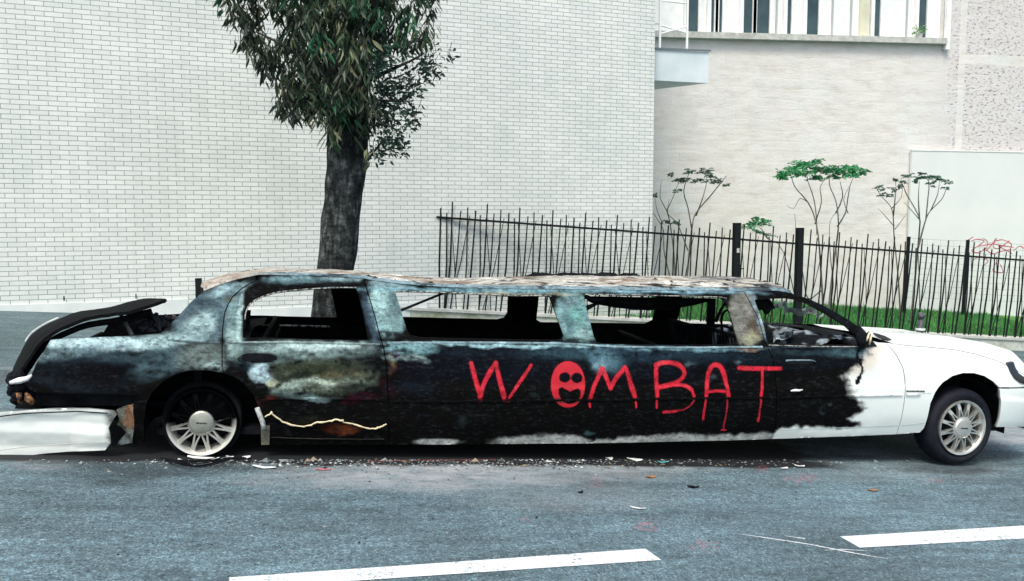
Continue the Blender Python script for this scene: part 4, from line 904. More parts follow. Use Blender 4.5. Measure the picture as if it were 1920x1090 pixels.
W4 = T([(1415, 562), (1440, 561), (1470, 560), (1492, 563), (1515, 571), (1540, 584), (1565, 599), (1588, 614), (1604, 629), (1612, 643), (1610, 648), (1540, 647.5), (1445, 645), (1439, 641), (1434, 615), (1425, 588)])
F_out = T([(1662, 643), (1700, 648), (1740, 651), (1790, 656), (1830, 664), (1870, 677), (1902, 692), (1925, 706), (1936, 724), (1873, 727), (1862, 716), (1846, 706), (1826, 700.5), (1805, 700.5), (1786, 706), (1768, 718), (1754, 736), (1745, 757), (1739, 785), (1733, 803), (1725, 811.5), (1681, 815), (1691, 780), (1697, 740), (1697, 715), (1693, 690), (1680, 665)])
B_out = T([(1873, 728.5), (1936, 726), (1950, 735), (1956, 750), (1956, 772), (1948, 798), (1900, 800), (1866, 801), (1872, 785), (1875, 760)])
RB_out = T([(-70, 766), (15, 761), (100, 762), (170, 764), (216, 768), (222, 774), (214, 786), (207, 799), (212, 812), (213, 826), (203, 838), (100, 839.5), (15, 840), (-70, 838)])
RE_out = T([(217, 770), (232, 764), (248, 759), (250, 790), (247, 834), (217, 836), (224, 826), (236, 813), (226, 806), (216, 800), (222, 787)])

quarter = panel('rear_quarter_panel', Q_out)
rdoor = panel('rear_door', D1_out, [H1])
mid = panel('middle_body_panel', M_out, [W2, W3])
fdoor = panel('front_door', D2_out, [W4])
fender = panel('front_fender', F_out); fender['label'] = 'clean white front fender'
fb = panel('front_bumper', B_out, lift=-.008)
def crump(x, z): 
    u = np.clip((x+1.42)/.30, 0, 1); return -.045*u*np.clip(np.sin((z-.2)*26+x*9), 0, 1)*u+.02*np.sin(x*30)*u**2+.07*np.clip((x+1.22)/.1, 0, 1)**2
def rbcol(P):
    n = len(P); w1 = fbm(P[:, 0]*6, P[:, 2]*9, 5)-.5; c = np.asarray(WHITE)[None]*(.98+.1*w1[:, None]); u, v = car2px(P)
    k = (sstep(196, 216, u+w1*22))[:, None]*.85; c = c*(1-k)+np.array([.03, .03, .03])*k; cl = np.ones(n)*(1-k[:, 0])
    k = (np.clip(1-np.abs(v-766)/3.2, 0, 1)*.5*(u > 60))[:, None]; c = c*(1-k)+np.array([.06, .08, .1])*k
    return c, cl
rbp = panel('rear_bumper', RB_out, lift=-.045, ysurf=lambda x, z: sideY(np.maximum(x, -1.72), np.maximum(z, .235))+.03*np.clip(.16-z, 0, .1)/.1, shape=crump, colorf=rbcol, gap=0); rbp['label'] = 'white crumpled rear bumper'
def recol(P):
    n = len(P); w1 = fbm(P[:, 0]*12, P[:, 2]*9, 5); u, v = car2px(P); c = np.tile(c_(120, 128, 118), (n, 1))*(.4+1.2*w1[:, None])
    k = sstep(.45, .62, w1+(790-v)*.004)[:, None]; c = c*(1-.6*k)+np.array(c_(150, 90, 40))*.6*k
    k = sstep(800, 812, v)[:, None]*sstep(.4, .55, w1)[:, None]; c = c*(1-k)+np.array(c_(150, 160, 158))*k; return c, np.zeros(n)
panel('bumper_end', RE_out, lift=.03, colorf=recol, gap=0, shape=lambda x, z: .02*np.sin(x*60+z*30))['label'] = 'charred grey and tan end piece of the rear bumper'
def fbm_mirror(): pass
# the far side, mirrored in its own place
def gray(P): return np.tile(c_(14, 17, 21), (len(P), 1)), np.zeros(len(P))
panel('rear_quarter_panel', [(a-(.15 if b > .8 and a > -.85 else 0), b) for a, b in Q_out], sp=.035, far=True); panel('rear_door', [(a-(.15 if b > .8 else 0), b) for a, b in D1_out], [[(a-.15-(.05 if a > 0 else 0), b) for a, b in H1]], sp=.035, far=True)
shp = lambda L, dx: [(a+dx, b) for a, b in L]
panel('middle_body_panel', [(a-(.15 if b > .8 and a < .45 else 0), b) for a, b in M_out], [T([(741, 548), (800, 549.5), (1010, 556), (1024, 560), (1030, 575), (1036, 600), (1040, 620), (1036, 633), (1020, 638), (785, 633), (763, 618), (750, 575)]), T([(1095, 556), (1352, 560), (1368, 584), (1383, 637), (1370, 647), (1125, 645), (1113, 638), (1105, 600)])], sp=.035, far=True)
panel('front_door', D2_out, [W4], sp=.035, far=True)
ff = panel('front_fender', F_out, sp=.035, far=True)
panel('front_bumper', B_out, sp=.035, far=True)
panel('rear_bumper', RB_out, sp=.05, far=True)
for o in (ff,):
    n = len(o.data.vertices); setcol(o, np.tile(WHITE, (n, 1)), np.ones(n)); o['label'] = 'white front fender on the far side'

# ---- roof
rail_px = [(345, 580), (360, 563), (382, 546), (404, 537), (440, 525), (477, 517), (487, 515), (540, 516.5), (600, 518), (682, 522), (700, 526), (750, 532), (800, 536), (850, 539), (920, 541), (1000, 542), (1100, 543), (1180, 544), (1300, 545), (1394, 546), (1430, 545), (1457, 545), (1490, 551)]
rail = np.array([px2car(a, b) for a, b in rail_px]); rail = rail[np.argsort(rail[:, 0])]
xr0, xr1 = rail[2, 0], rail[-1, 0]-.02
sil = np.array([(345, 575), (382, 543), (404, 530), (440, 519), (480, 513), (540, 511), (600, 510.5), (680, 513), (720, 517), (760, 521), (820, 526.5), (870, 527), (910, 524), (950, 521), (1000, 520.5), (1100, 519.5), (1180, 521), (1250, 521.5), (1320, 520), (1380, 521.5), (1430, 527), (1470, 536), (1510, 549)], float)
nx, ny = 420, 60; xs = np.linspace(xr0, xr1, nx); zr = np.interp(xs, rail[:, 0], rail[:, 1]); yr = sideY(xs, zr)
v_ = np.linspace(0, 1, ny); v_ = v_**1.3*.6+v_*.4
G = np.empty((nx, ny, 3))
# height of the crown measured where the roof meets the background
crest = []
for a, b in sil:
    p = atc(a, b, 1.05); crest.append((p[0], p[2]))
crest = np.array(crest); crest = crest[np.argsort(crest[:, 0])]; zc = np.interp(xs, crest[:, 0], crest[:, 1])
for j, v in enumerate(v_):
    y = yr+(WD-2*yr)*v; near = zr; farz = zr-ROLL*WD+.01; e = min(v, 1-v)
    mid_w = sstep(0, .33, e)
    base = near*(1-v)+farz*v; z = base*(1-mid_w)+zc*mid_w+.022*sstep(0, .05, e)*(1-mid_w)
    x2 = xs+(-.06*np.sin(pi*v))*np.clip((xs-2.9)/.7, 0, 1)*-1.6+(-.10*np.sin(pi*v))*np.clip((-.2-xs)/.6, 0, 1)
    nz = (fbm(xs*2.2, np.full(nx, v*4.), 91)-.5)*.05*sstep(.02, .2, e)+(fbm(xs*13, np.full(nx, v*11.), 95)-.5)*.024*sstep(0, .08, e)
    G[:, j] = np.stack([x2, y, z+nz*.6], -1)
g2 = G.copy(); g2[:, :, 2] -= .02
rm = MB(); rm.grid(G); o = rm.build('roof', M_body, limo, True); o.data.flip_normals()
A = G.reshape(-1, 3); n1 = fbm(A[:, 0]*3.2, A[:, 1]*3.5, 101); n2 = fbm(A[:, 0]*11, A[:, 1]*16, 103); n3 = fbm(A[:, 0]*5, A[:, 1]*9, 107); vv_ = np.tile(v_, nx)
pale = np.array(c_(166, 164, 154)); rust = np.array(c_(140, 126, 110)); ash2 = np.array(c_(190, 190, 182)); blue = np.array(c_(116, 140, 148)); blk = np.array(c_(20, 22, 26))
col = pale[None]*np.ones((len(A), 1)); k = sstep(.48, .6, n1)[:, None]; col = col*(1-k)+rust*k; k = sstep(.52, .62, n3)[:, None]; col = col*(1-k)+ash2*k
k = (1-sstep(.03, .10, vv_+(n3-.5)*.05))[:, None]; col = col*(1-k)+blue*k
k = (sstep(.56, .60, n2)*(1-sstep(.10, .30, vv_))*.95*sstep(.03, .05, vv_))[:, None]; col = col*(1-k)+blk*k
k = (sstep(.60, .72, n2)*.8)[:, None]; col = col*(1-k)+blk*k
k = (sstep(2.9, 3.3, A[:, 0])*sstep(.42, .55, n3)*.8)[:, None]; col = col*(1-k)+np.array(c_(54, 60, 70))*k
k = (sstep(-.35, -.75, A[:, 0]))[:, None]*.7; col = col*(1-k)+(np.array(c_(164, 152, 138))*(.8+.4*n2[:, None]))*k
setcol(o, col, np.zeros(len(A))); o['label'] = 'warped roof skin with pale ash and rust'
rm2 = MB(); rm2.grid(g2); rm2.build('roof_lining', M_inner, limo)
# edge closing strips front and back of the roof skin
ed = MB()
for i in (0, nx-1):
    a = G[i]; b = a-np.array([0, 0, .05]); ed.grid(np.stack([a-np.array([0, 0, .0005]), b]))
ed.build('roof_header', M_soot, limo)
# torn black flakes along the far roof edge and on the skin
tf = MB(); r = random.Random(4)
for i in range(34):
    px = r.uniform(1000, 1190); p = atc(px, 519, 1.5); x = p[0]; j = int((x-xr0)/(xr1-xr0)*(nx-1)); c = G[min(max(j, 0), nx-1), int(ny*.80)]+np.array([0, 0, .012])
    L = r.uniform(.05, .16); h = r.uniform(.012, .026)
    tf.add([c+np.array(q) for q in ((-L, 0, -.02), (-L*.4, r.uniform(-.02, .02), h), (L*.5, 0, h*r.uniform(.4, 1)), (L, 0, -.02), (0, .12, -.02), (0, -.12, -.02))], [(0, 5, 1), (1, 5, 2), (2, 5, 3), (0, 1, 4), (1, 2, 4), (2, 3, 4)])
for i in range(16):
    a = r.choice([r.uniform(690, 900), r.uniform(1200, 1480)]); 
    p = atc(a, 530, .6); j = min(max(int((p[0]-xr0)/(xr1-xr0)*(nx-1)), 0), nx-1); jj = r.randint(6, 26); c = G[j, jj]+np.array([0, 0, .004]); L = r.uniform(.012, .035)
    tf.add([c+np.array(q) for q in ((-L, 0, 0), (0, -.03, .004), (L, 0, .0), (0, .03, .012))], [(0, 1, 2, 3)])
tf.build('torn_roof_flakes', M_soot, limo)

# ---- bonnet
hx = np.linspace(4.37, 6.02, 60); fr = np.array(T([(1662, 643), (1700, 648), (1740, 651), (1790, 656), (1830, 664), (1870, 677), (1902, 692), (1925, 706)])); fr = fr[np.argsort(fr[:, 0])]
hz0 = np.interp(hx, fr[:, 0], fr[:, 1]); hz0 = hz0+np.where(hx > fr[-1, 0], -(hx-fr[-1, 0])*.75, 0); hy0 = sideY(hx, hz0)+.001
hc = np.array([atc(a, b, .95)[[0, 2]] for a, b in [(1640, 621), (1700, 624), (1730, 626), (1800, 638), (1860, 654), (1905, 672)]])
zc = np.interp(hx, hc[:, 0], hc[:, 1]); zc = zc+np.where(hx > hc[-1, 0], -(hx-hc[-1, 0])*.9, 0)
vs = np.linspace(0, 1, 50); G = np.empty((60, 50, 3))
for j, v in enumerate(vs):
    e = min(v, 1-v)*2; y = hy0+(WD-2*hy0)*v; ed_ = hz0-ROLL*y*0-(ROLL*WD)*v
    top = zc+(-ROLL)*(y-.95)
    mw = np.sin(min(1, e/.75)*pi/2)**.8; z = (ed_+.001)*(1-mw)+top*mw
    z = z+.012*np.exp(-((e-.62)/.10)**2)
    xx = hx+.05*np.sin(pi*v); G[:, j] = np.stack([xx, y, z], -1)
o = MB().grid(G).build('bonnet', M_body, limo, True); A = G.reshape(-1, 3); o.data.flip_normals(); cw = np.tile(WHITE, (len(A), 1)); u, v = car2px(A)
n1 = fbm(A[:, 0]*7, A[:, 1]*7, 12); k = (sstep(.45, .6, n1)*np.exp(-((u-1790)/50)**2-((v-636)/10)**2)*.45)[:, None]; cw = cw*(1-k)+np.array(c_(176, 120, 112))*k
HOOD = G; setcol(o, cw, np.ones(len(A))); o['label'] = 'white bonnet with a faint reddish stain'
g3 = G.copy(); g3[:, :, 2] -= .02; MB().grid(g3).build('bonnet_underside', M_soot, limo)
# nose, grille and headlights (wrap out of the frame on the right)
nz_ = MB(); e0 = G[-1]; rows = [e0, e0+np.array([.03, 0, -.10]), e0+np.array([.02, 0, -.22])]
nz_.grid(np.stack(rows)); o = nz_.build('nose_panel', M_white, limo, True)
fbz = MB(); yy = np.linspace(.32, WD-.32, 14); R_ = []
for z, dx in ((.60, .0), (.55, .06), (.40, .09), (.30, .05), (.27, .0)): R_.append(np.stack([6.02+dx+.10*np.sin(pi*(yy-.32)/(WD-.64)), yy, np.full(14, z)-ROLL*yy], -1))
fbz.grid(np.stack(R_)).build('bumper_nose', M_white, fb, True)
gm_ = MB(); gm_.box(6.06, 6.12, .70, 1.28, .60, .74).build('grille', M_chrome, limo)
def blackcol(P): return np.tile([.004, .004, .006], (len(P), 1)), np.ones(len(P))
HL = T([(1887, 684), (1890, 680.5), (1899, 678.5), (1903, 690), (1909, 700), (1926, 712), (1926, 722), (1912, 718), (1901, 710), (1893, 698)])
panel('headlight', HL, lift=-.009, colorf=blackcol, gap=0, th=.03); panel('headlight', HL, sp=.03, lift=-.009, far=True, gap=0, th=.03)
strip_later = True
# cowl and vent between bonnet and windscreen
cw_ = MB(); a = atc(1640, 632, .25); yy = np.linspace(.16, WD-.16, 20)
Rr = [np.stack([np.full(20, x), yy, z-ROLL*(yy-.2)+.045*sstep(.35, .9, yy)+.03*np.sin(pi*(yy-.16)/(WD-.32))], -1) for x, z in ((4.10, .955), (4.3, .965), (4.52, .94))]
cw_.grid(np.stack(Rr)).build('cowl', M_soot, limo)
def onhood(px, py):
    u, v = car2px(HG); i = np.argmin((u-px)**2+(v-py)**2); return HG[i]
hi_, hj_ = np.meshgrid(np.linspace(0, 20, 240), np.linspace(0, 30, 260), indexing='ij'); ii = hi_.astype(int); jj = hj_.astype(int); fi = (hi_-ii)[..., None]; fj = (hj_-jj)[..., None]
HG = (HOOD[ii, jj]*(1-fi)*(1-fj)+HOOD[ii+1, jj]*fi*(1-fj)+HOOD[ii, jj+1]*(1-fi)*fj+HOOD[ii+1, jj+1]*fi*fj).reshape(-1, 3)
vp_ = [onhood(a, b)+np.array([0, 0, .007]) for a, b in ((1637, 625.5), (1645, 627), (1658, 631), (1667, 635.5), (1671, 638.5), (1664, 639.5), (1655, 638.5), (1645, 633))]
n = len(vp_); MB().add(vp_+[q-np.array([0, 0, .03]) for q in vp_], [tuple(range(n))[::-1]]+[(i, (i+1) % n, (i+1) % n+n, i+n) for i in range(n)]).build('cowl_vent', M_black, limo)
# door mirror: burnt shell, pale inside edge
mr = MB(); mp_ = [(1611, 611), (1615, 612), (1622, 621), (1626, 625), (1630, 621), (1634, 628), (1633, 640), (1629, 648), (1625, 653), (1614, 651), (1606, 640), (1605, 628)]
n = len(mp_)
ring = lambda y, k: [atc(1619+(a-1619)*k, 634+(b-634)*k, y)+np.array([0, .012*vnoise(i*.9, y*9, 3), 0]) for i, (a, b) in enumerate(mp_)]
r3 = [ring(-.045, .55), ring(-.03, .85), ring(.01, 1.), ring(.08, .9)]
mr.add(sum(r3, []), [tuple(range(n))]+[(k*n+i, (k+1)*n+i, (k+1)*n+(i+1) % n, k*n+(i+1) % n) for k in range(3) for i in range(n)]); mo = mr.build('door_mirror', M_soot, fdoor)
MB().tube([atc(1630, 623, -.02), atc(1627.5, 632, -.045), atc(1625, 640, -.04)], [.006, .010, .006], 6).build('scorched_vane', M_beige, mo, True)
MB().tube([atc(1634, 627, .0), atc(1632, 637, -.03), atc(1630, 646, -.02)], [.006, .009, .007], 6).build('scorched_vane', M_beige, mo, True)
qp = T([(1627, 650), (1636, 640), (1644, 649.5)]); yq = float(sideY(*qp[1]))
MB().add([(a, float(sideY(a, b))-.006, b) for a, b in qp]+[(a, yq+.03, b) for a, b in qp], [(0, 2, 1), (0, 1, 4, 3), (1, 2, 5, 4), (2, 0, 3, 5)]).build('corner_trim', M_black, fdoor)
# ---- boot: hollow, burnt lid, struts
def lidpt(px, py, y): return atc(px, py, y)
near_l = [(29, 722), (33, 700), (46, 682), (60, 660), (76, 640), (100, 622), (130, 608), (160, 597), (205, 590), (235, 584), (264, 575), (290, 569), (309, 564)]
far_l = [(26, 706), (28, 690), (36, 668), (50, 640), (62, 625), (86, 609), (116, 596), (147, 585), (195, 577), (225, 570), (252, 563), (275, 559), (312, 562)]
rows = []; nL = 60
pn = cr([lidpt(a, b, .30)[[0, 2]] for a, b in near_l], .02); pf = cr([lidpt(a, b, 1.60)[[0, 2]] for a, b in far_l], .02)
ti = np.linspace(0, 1, nL); rs = lambda P: np.stack([np.interp(ti, np.linspace(0, 1, len(P)), P[:, k]) for k in (0, 1)], -1)
pn, pf = rs(pn), rs(pf); nW = 26; G = np.empty((nL, nW, 3))
for j, t in enumerate(np.linspace(0, 1, nW)):
    q = pn*(1-t)+pf*t; y = .30*(1-t)+1.60*t; G[:, j] = np.stack([q[:, 0]-.02*sin(pi*t), np.full(nL, y), q[:, 1]+.012*sin(pi*t)+(fbm(ti*6, np.full(nL, t*4), 8)-.5)*.03], -1)
M_lid = simple('charred_lid', (.001, .0015, .002), (.005, .006, .007), 20, .95, bmp=.5); M_lid.node_tree.nodes['Principled BSDF'].inputs['Specular IOR Level'].default_value = .1
lm = MB(); lm.grid(G); b = G.copy(); b[:, :, 2] -= .022; b[:, :, 0] += .008; lm.grid(b)
for e in (0, nW-1): lm.grid(np.stack([G[:, e], b[:, e]]))
for e in (0, nL-1): lm.grid(np.stack([G[e], b[e]]))
lid = lm.build('boot_lid', M_lid, limo, True); lid['label'] = 'charred buckled boot lid standing half open'
for y in (.36, 1.5):
    t = (y-.30)/1.3; q = pn*(1-t)+pf*t; MB().tube([(a+.015, y, z-.05) for a, z in q[6:-3:3]], .024, 6).build('lid_frame', M_lid, lid)
wl2 = MB(); q = pf[12:26]; wl2.tube([(a, 1.585, z+.012) for a, z in q], .006, 5); wl2.build('lid_edge_highlight', M_paper, lid)  # white tube paints in the highlight on the lid's far curve
st = MB(); st.bar(lidpt(224, 586, .42), lidpt(248, 629, .42), .013, .016); st.build('hinge_arm', simple('grey_metal', (.05, .06, .06), (.12, .14, .14), 20, .5, .5), lid)
MB().bar(lidpt(260, 578, 1.5), lidpt(275, 602, 1.5), .018, .014).build('hinge_arm', M_soot, lid)
tub = MB()
tub.box(-1.90, -.9, .26, WD-.26, .30, .34); tub.box(-.98, -.93, .2, WD-.2, .3, .82); tub.box(-1.93, -1.90, .36, WD-.36, .40, .62)
tub.build('boot_tub', M_inner, limo)
lump = MB(); r = random.Random(12); lc_ = []
for i in range(60):
    p = atc(r.uniform(268, 318), r.uniform(597, 622), r.uniform(.5, 1.5)); q = p+np.array([r.uniform(-.12, .12), r.uniform(-.1, .1), r.uniform(-.04, .03)]); mpt = (p+q)/2+np.array([0, 0, r.uniform(-.02, .05)])
    lump.tube([p, mpt, q], [.012, .02, .008], 5)
lump.build('burnt_wiring', simple('burnt_wires', (.02, .025, .035), (.16, .12, .12), 15, .8, lo=.5, hi=.75), limo)
# deck between rear window and lid
dk = MB(); Rr = []
for x, z in ((-1.02, .80), (-.80, .835), (-.62, .86)): Rr.append(np.stack([np.full(16, x), np.linspace(.10, WD-.10, 16), z-ROLL*np.linspace(.1, WD-.1, 16)-.02+.03*np.sin(np.linspace(0, 6, 16))], -1))
dk.grid(np.stack(Rr)).build('rear_shelf', M_inner, limo)
# burnt tail lamp remains
tl = MB(); r = random.Random(8)
for i in range(26):
    p = atc(r.uniform(22, 55), r.uniform(698, 752), r.uniform(.2, .5)); s = r.uniform(.02, .045); tl.lathez([(1e-4, -s), (s*.8, -s*.5), (s, 0), (s*.6, s*.7), (1e-4, s)], p, 7)
tl.build('tail_lamp', M_soot, limo)
tl = MB(); p = atc(36, 714, .17); tl.tube([p+np.array([-.06, .02, -.02]), p, p+np.array([.05, 0, .015]), p+np.array([.075, 0, .04])], [.012, .022, .018, .008], 7); tl.build('melted_lens', M_paper, limo, True)
tl = MB(); p = atc(54, 748, .16); tl.tube([p+np.array([-.02, 0, .04]), p, p+np.array([.03, 0, -.035])], [.008, .026, .02], 7); p = atc(35, 745, .2); tl.tube([p+np.array([0, 0, .03]), p+np.array([.01, 0, -.04])], [.02, .014], 7); tl.build('scorched_trim', M_rusty, limo, True)

# ---- floor, inner wings, cabin
fl_ = MB()
P = []
for x in (-1.2, 5.5):
    zz = sill(x)+.03
    for y in (.16, WD-.16):
        for dz in (0, .05): P.append((x, y, zz+dz-ROLL*y))
fl_.add(P, [(0, 1, 3, 2), (4, 6, 7, 5), (0, 4, 5, 1), (2, 3, 7, 6), (0, 2, 6, 4), (1, 5, 7, 3)]); fl_.build('floor_pan', M_soot, limo)
def liner(cx, r_, name, lo_=.05):
    for side in (0, 1):
        m = MB(); y0 = .10 if side == 0 else WD-.10; s = 1 if side == 0 else -1
        m.lathe([(r_, 0), (r_, s*.38), (.05, s*.38)], (cx, y0, .31), 30, -lo_, pi+lo_); m.build(name, M_soot, limo)
liner(-.90, .40, 'wheel_housing', .35); liner(5.10, .435, 'wheel_housing')
for q in ((-1.35, -.55, .45, WD-.45, .2, .62), (-1.80, -1.30, .45, WD-.45, .16, .50), (4.55, 5.8, .52, WD-.55, .3, .80)): MB().box(*q).build('chassis', M_soot, limo)
MB().tube([(x, float(sideY(max(x, -1.72), .33))-.048, z) for x, z in [px2car(a, b) for a, b in ((-40, 768.5), (60, 766.5), (150, 768.5), (205, 772))]], .0045, 5).build('bumper_trim', M_black, rbp)
MB().tube([(x, float(sideY(max(x, -1.72), .235))-.043, z) for x, z in [px2car(a, b) for a, b in ((-40, 825), (60, 824.5), (150, 824), (205, 823))]], .003, 5).build('bumper_crease', simple('crease_grey', (.4, .44, .43), None, bmp=0), rbp)
dkp = MB(); cc = T([(62, 736), (262, 738), (262, 764), (62, 764)]); dkp.add([(a, float(sideY(a, b))+.05, b) for a, b in cc]+[(a, float(sideY(a, b))+.09, b) for a, b in cc], [(0, 1, 2, 3), (4, 7, 6, 5), (0, 4, 5, 1), (2, 6, 7, 3), (1, 5, 6, 2), (0, 3, 7, 4)]); dkp.build('bumper_beam', M_soot, limo)
MB().box(4.18, 4.22, .12, WD-.12, .3, .93).build('bulkhead', M_soot, limo)
# seats: scorched frames
def seat(x, y0, y1, zb, zt, name='seat_frame'):
    m = MB(); z0 = zb-ROLL*y0
    m.box(x-.02, x+.42, y0, y1, z0, z0+.12)
    for y in (y0+.04, y1-.04): m.tube([(x, y, z0), (x-.08, y, (z0+zt)/2), (x-.14, y, zt)], .018, 6)
    m.tube([(x-.14, y0+.04, zt), (x-.14, y1-.04, zt)], .018, 6); m.tube([(x-.1, y0+.04, (z0+zt)/2+.1), (x-.1, y1-.04, (z0+zt)/2+.1)], .012, 5)
    k = int((y1-y0)/.08)
    for i in range(k): y = y0+.06+(y1-y0-.1)*i/k; m.tube([(x-.02, y, z0+.1), (x-.09, y+.02*sin(i*2.), (z0+zt)/2), (x-.13, y, zt)], .006, 4)
    m.build(name, M_inner, limo)
seat(-.40, .25, 1.72, .42, .80); seat(3.25, .28, .85, .45, .98); seat(3.25, 1.12, 1.70, .45, .96); seat(2.75, .3, 1.7, .42, .82)
sb = MB(); sb.box(.7, 2.5, 1.35, 1.80, .3, .55); sb.build('side_bench', M_inner, limo)
# dashboard and wheel
db = MB(); Gd = np.empty((26, 40, 3))
for i, a in enumerate(np.linspace(0, 1, 26)):
    for j, b in enumerate(np.linspace(0, 1, 40)):
        y = .18+b*(WD-.36); x = 3.62+.55*a; z = (.89+.13*sin(pi*min(1, a*1.3)*.6))-ROLL*y+.05*(fbm(x*9, y*9, 3)-.5)*2; Gd[i, j] = (x, y, z)
Gd2 = Gd[0].copy(); Gd2[:, 2] = .5; db.grid(Gd); db.grid(np.stack([Gd2, Gd[0]])); o = db.build('dashboard', M_body, limo, True)
A = np.array([v.co[:] for v in o.data.vertices]); n1 = fbm(A[:, 0]*14, A[:, 1]*10, 6); k = sstep(.56, .62, n1)[:, None]; setcol(o, np.array([.006, .008, .01])*(1-k)+np.array([.25, .30, .33])*k, np.zeros(len(A)))
sw = MB(); ca_ = np.array([3.60, 1.38, .93]); q = [ca_+np.array([.06*sin(t)*-.6, .19*cos(t), .17*sin(t)]) for t in np.linspace(0, 2*pi, 25)]; sw.tube(q, .012, 6); sw.bar(ca_+np.array([.02, -.17, 0]), ca_+np.array([.02, .17, 0]), .012); sw.bar(ca_, ca_+np.array([.25, 0, -.1]), .02); sw.build('steering_wheel', M_soot, limo)
# ragged remains of the windscreen hanging over the dashboard
r = random.Random(17); ws = MB(); wc = []
def rag(px0, py0, w_, h_, y, seed, n=10, m=5):
    g = np.empty((n, m, 3))
    for i in range(n):
        for j in range(m):
            a, b = i/(n-1), j/(m-1); dy_ = (vnoise(a*4, seed, 3)-.5)*h_*.9
            p = atc(px0+w_*a, py0+dy_+h_*b*(.4+.6*vnoise(a*5, seed+3, 4)), y+.25*b+(vnoise(a*7, b*5+seed, 5)-.5)*.08); g[i, j] = p
    ws.grid(g)
rag(1450, 570, 30, 16, 1.05, 1); rag(1470, 579, 62, 15, .9, 2); rag(1530, 589, 14, 8, .8, 3); rag(1462, 620, 26, 22, .42, 5); rag(1450, 640, 22, -14, .40, 7); rag(1560, 628, 30, 7, .5, 9)
ws.build('broken_windscreen', simple('shattered_glass', (.30, .38, .40), (.66, .76, .78), 60, .35, bmp=.6), limo)
dr = MB()
# drooping charred lining inside the middle window, and a hanging strip
g = np.empty((40, 10, 3))
for i in range(40):
    a = i/39; px = 1103+232*a; top = 557+a*4; bot = 565+15*sin(pi*min(1, a*1.06))**.7+3*vnoise(a*14, 0, 2)
    for j in range(10):
        b = j/9; y = .44+.10*sin(pi*b)+.04*(vnoise(a*9, b*3, 7)-.5); g[i, j] = atc(px, top+(bot-top)*b, y)
dr.grid(g); g3 = g+np.array([0, .025, .004]); dr.grid(g3); dr.grid(np.stack([g[:, -1], g3[:, -1]])); dr.build('sagging_headliner', M_inner, limo, True)
dr = MB(); dr.tube([atc(1096, 556, .3), atc(1118, 563, .33), atc(1134, 560, .35)], [.02, .014, .01], 6); dr.tube([atc(1100, 578, .34), atc(1118, 570, .4), atc(1136, 566, .42)], [.02, .012, .008], 6); dr.build('charred_strip', M_soot, limo)
MB().tube([atc(748, 584, .25), atc(790, 567, .32), atc(832, 550, .36)], [.012, .010, .010], 5).build('hanging_strip', M_soot, limo)
MB().tube([atc(1342, 604, 1.5), atc(1352, 580, 1.5), atc(1366, 561, 1.45)], [.018, .014, .012], 5).build('seat_belt', M_soot, limo)
MB().sqbar(atc(1332, 612, 1.55), atc(1334, 560, 1.5), .07, .04).build('window_pillar', M_soot, limo)
MB().sqbar(atc(463, 634, .35), atc(466, 582, .4), .03, .03).build('charred_strip', M_soot, limo)

# ---- trim on the near side
def strip(name, pts, w_, lift, mat, par, col=None, hh=.012):
    C2 = cr([px2car(a, b) for a, b in pts], .03); m = MB(); rows = []
    for x, z in C2:
        y = float(sideY(x, z)+dent(np.array([x]), np.array([z]))[0]); rows.append([(x, y+.004, z+w_), (x, y-lift, z+w_*.6), (x, y-lift, z-w_*.6), (x, y+.004, z-w_)])
    R_ = np.array(rows); m.grid(R_); o = m.build(name, mat, par, False)
    if mat is M_body:
        A = R_.reshape(-1, 3); c, cl = paint(A+np.array([0, 0, .0])); setcol(o, c if col is None else c*.3+np.array(col)*.7*(.5+1.*fbm(A[:, 0]*6, A[:, 2]*3, 2)[:, None]), cl)
    return o
bcol = c_(150, 180, 188)  # pale tones put the belt line's highlight into the molding colour
strip('belt_molding', [(312, 637), (360, 641), (412, 643)], .007, .006, M_body, quarter, c_(90, 106, 112))
strip('belt_molding', [(424, 643), (500, 642), (600, 643), (712, 646)], .007, .006, M_body, rdoor, c_(140, 160, 160))
strip('belt_molding', [(726, 643), (800, 643), (940, 643), (1060, 645), (1130, 649), (1180, 651), (1300, 652), (1430, 651)], .008, .007, M_body, mid, bcol)
strip('belt_molding', [(1446, 650), (1520, 652), (1608, 653)], .006, .006, M_body, fdoor, c_(70, 84, 96))
def seal(name, pts, rad, mat, par, off=.004):
    P_ = [px2car(a, b) for a, b in pts]; MB().tube(cr([(x, float(sideY(x, z))-off, z) for x, z in P_], .03), rad, 5).build(name, mat, par, True)
M_seal = simple('scorched_seal', (.02, .022, .022), (.42, .44, .40), 45, .8, lo=.42, hi=.6)
seal('window_seal', [(460, 600), (461, 586), (470, 569), (490, 557.5), (515, 549.5), (545, 545), (590, 541.5), (640, 539.5), (668, 539.5)], .0045, M_seal, rdoor)
seal('window_seal', [(740, 546.5), (800, 547.5), (900, 551.5), (960, 554.5), (1020, 554.5), (1034, 556)], .004, M_seal, mid)
seal('window_seal', [(1096, 552), (1180, 553), (1260, 555), (1352, 557.5), (1362, 562)], .004, M_seal, mid)
seal('window_sill_edge', [(1441, 647), (1500, 649), (1560, 650), (1609, 650)], .004, M_seal, fdoor, .006)
strip('drip_rail', [(540, 536), (600, 535), (660, 534)], .004, .006, M_soot, rdoor)
MB().tube([atc(a, b, 1.80) for a, b in ((475, 610), (540, 611), (600, 612.5), (618, 613))], .010, 5).build('far_door_trim', M_seal, limo, True)
hl = MB(); g = np.empty((14, 8, 3))
for i in range(14):
    a = i/13
    for j in range(8):
        b = j/7; top = (1413+30*a, 559+1*a); bot = (1424+30*a, 578+22*(1-a)**.5*vnoise(a*5, 1, 2)+6*a*(1-a)); g[i, j] = atc(top[0]+(bot[0]-top[0])*b, top[1]+(bot[1]-top[1])*b, .42+.05*b)
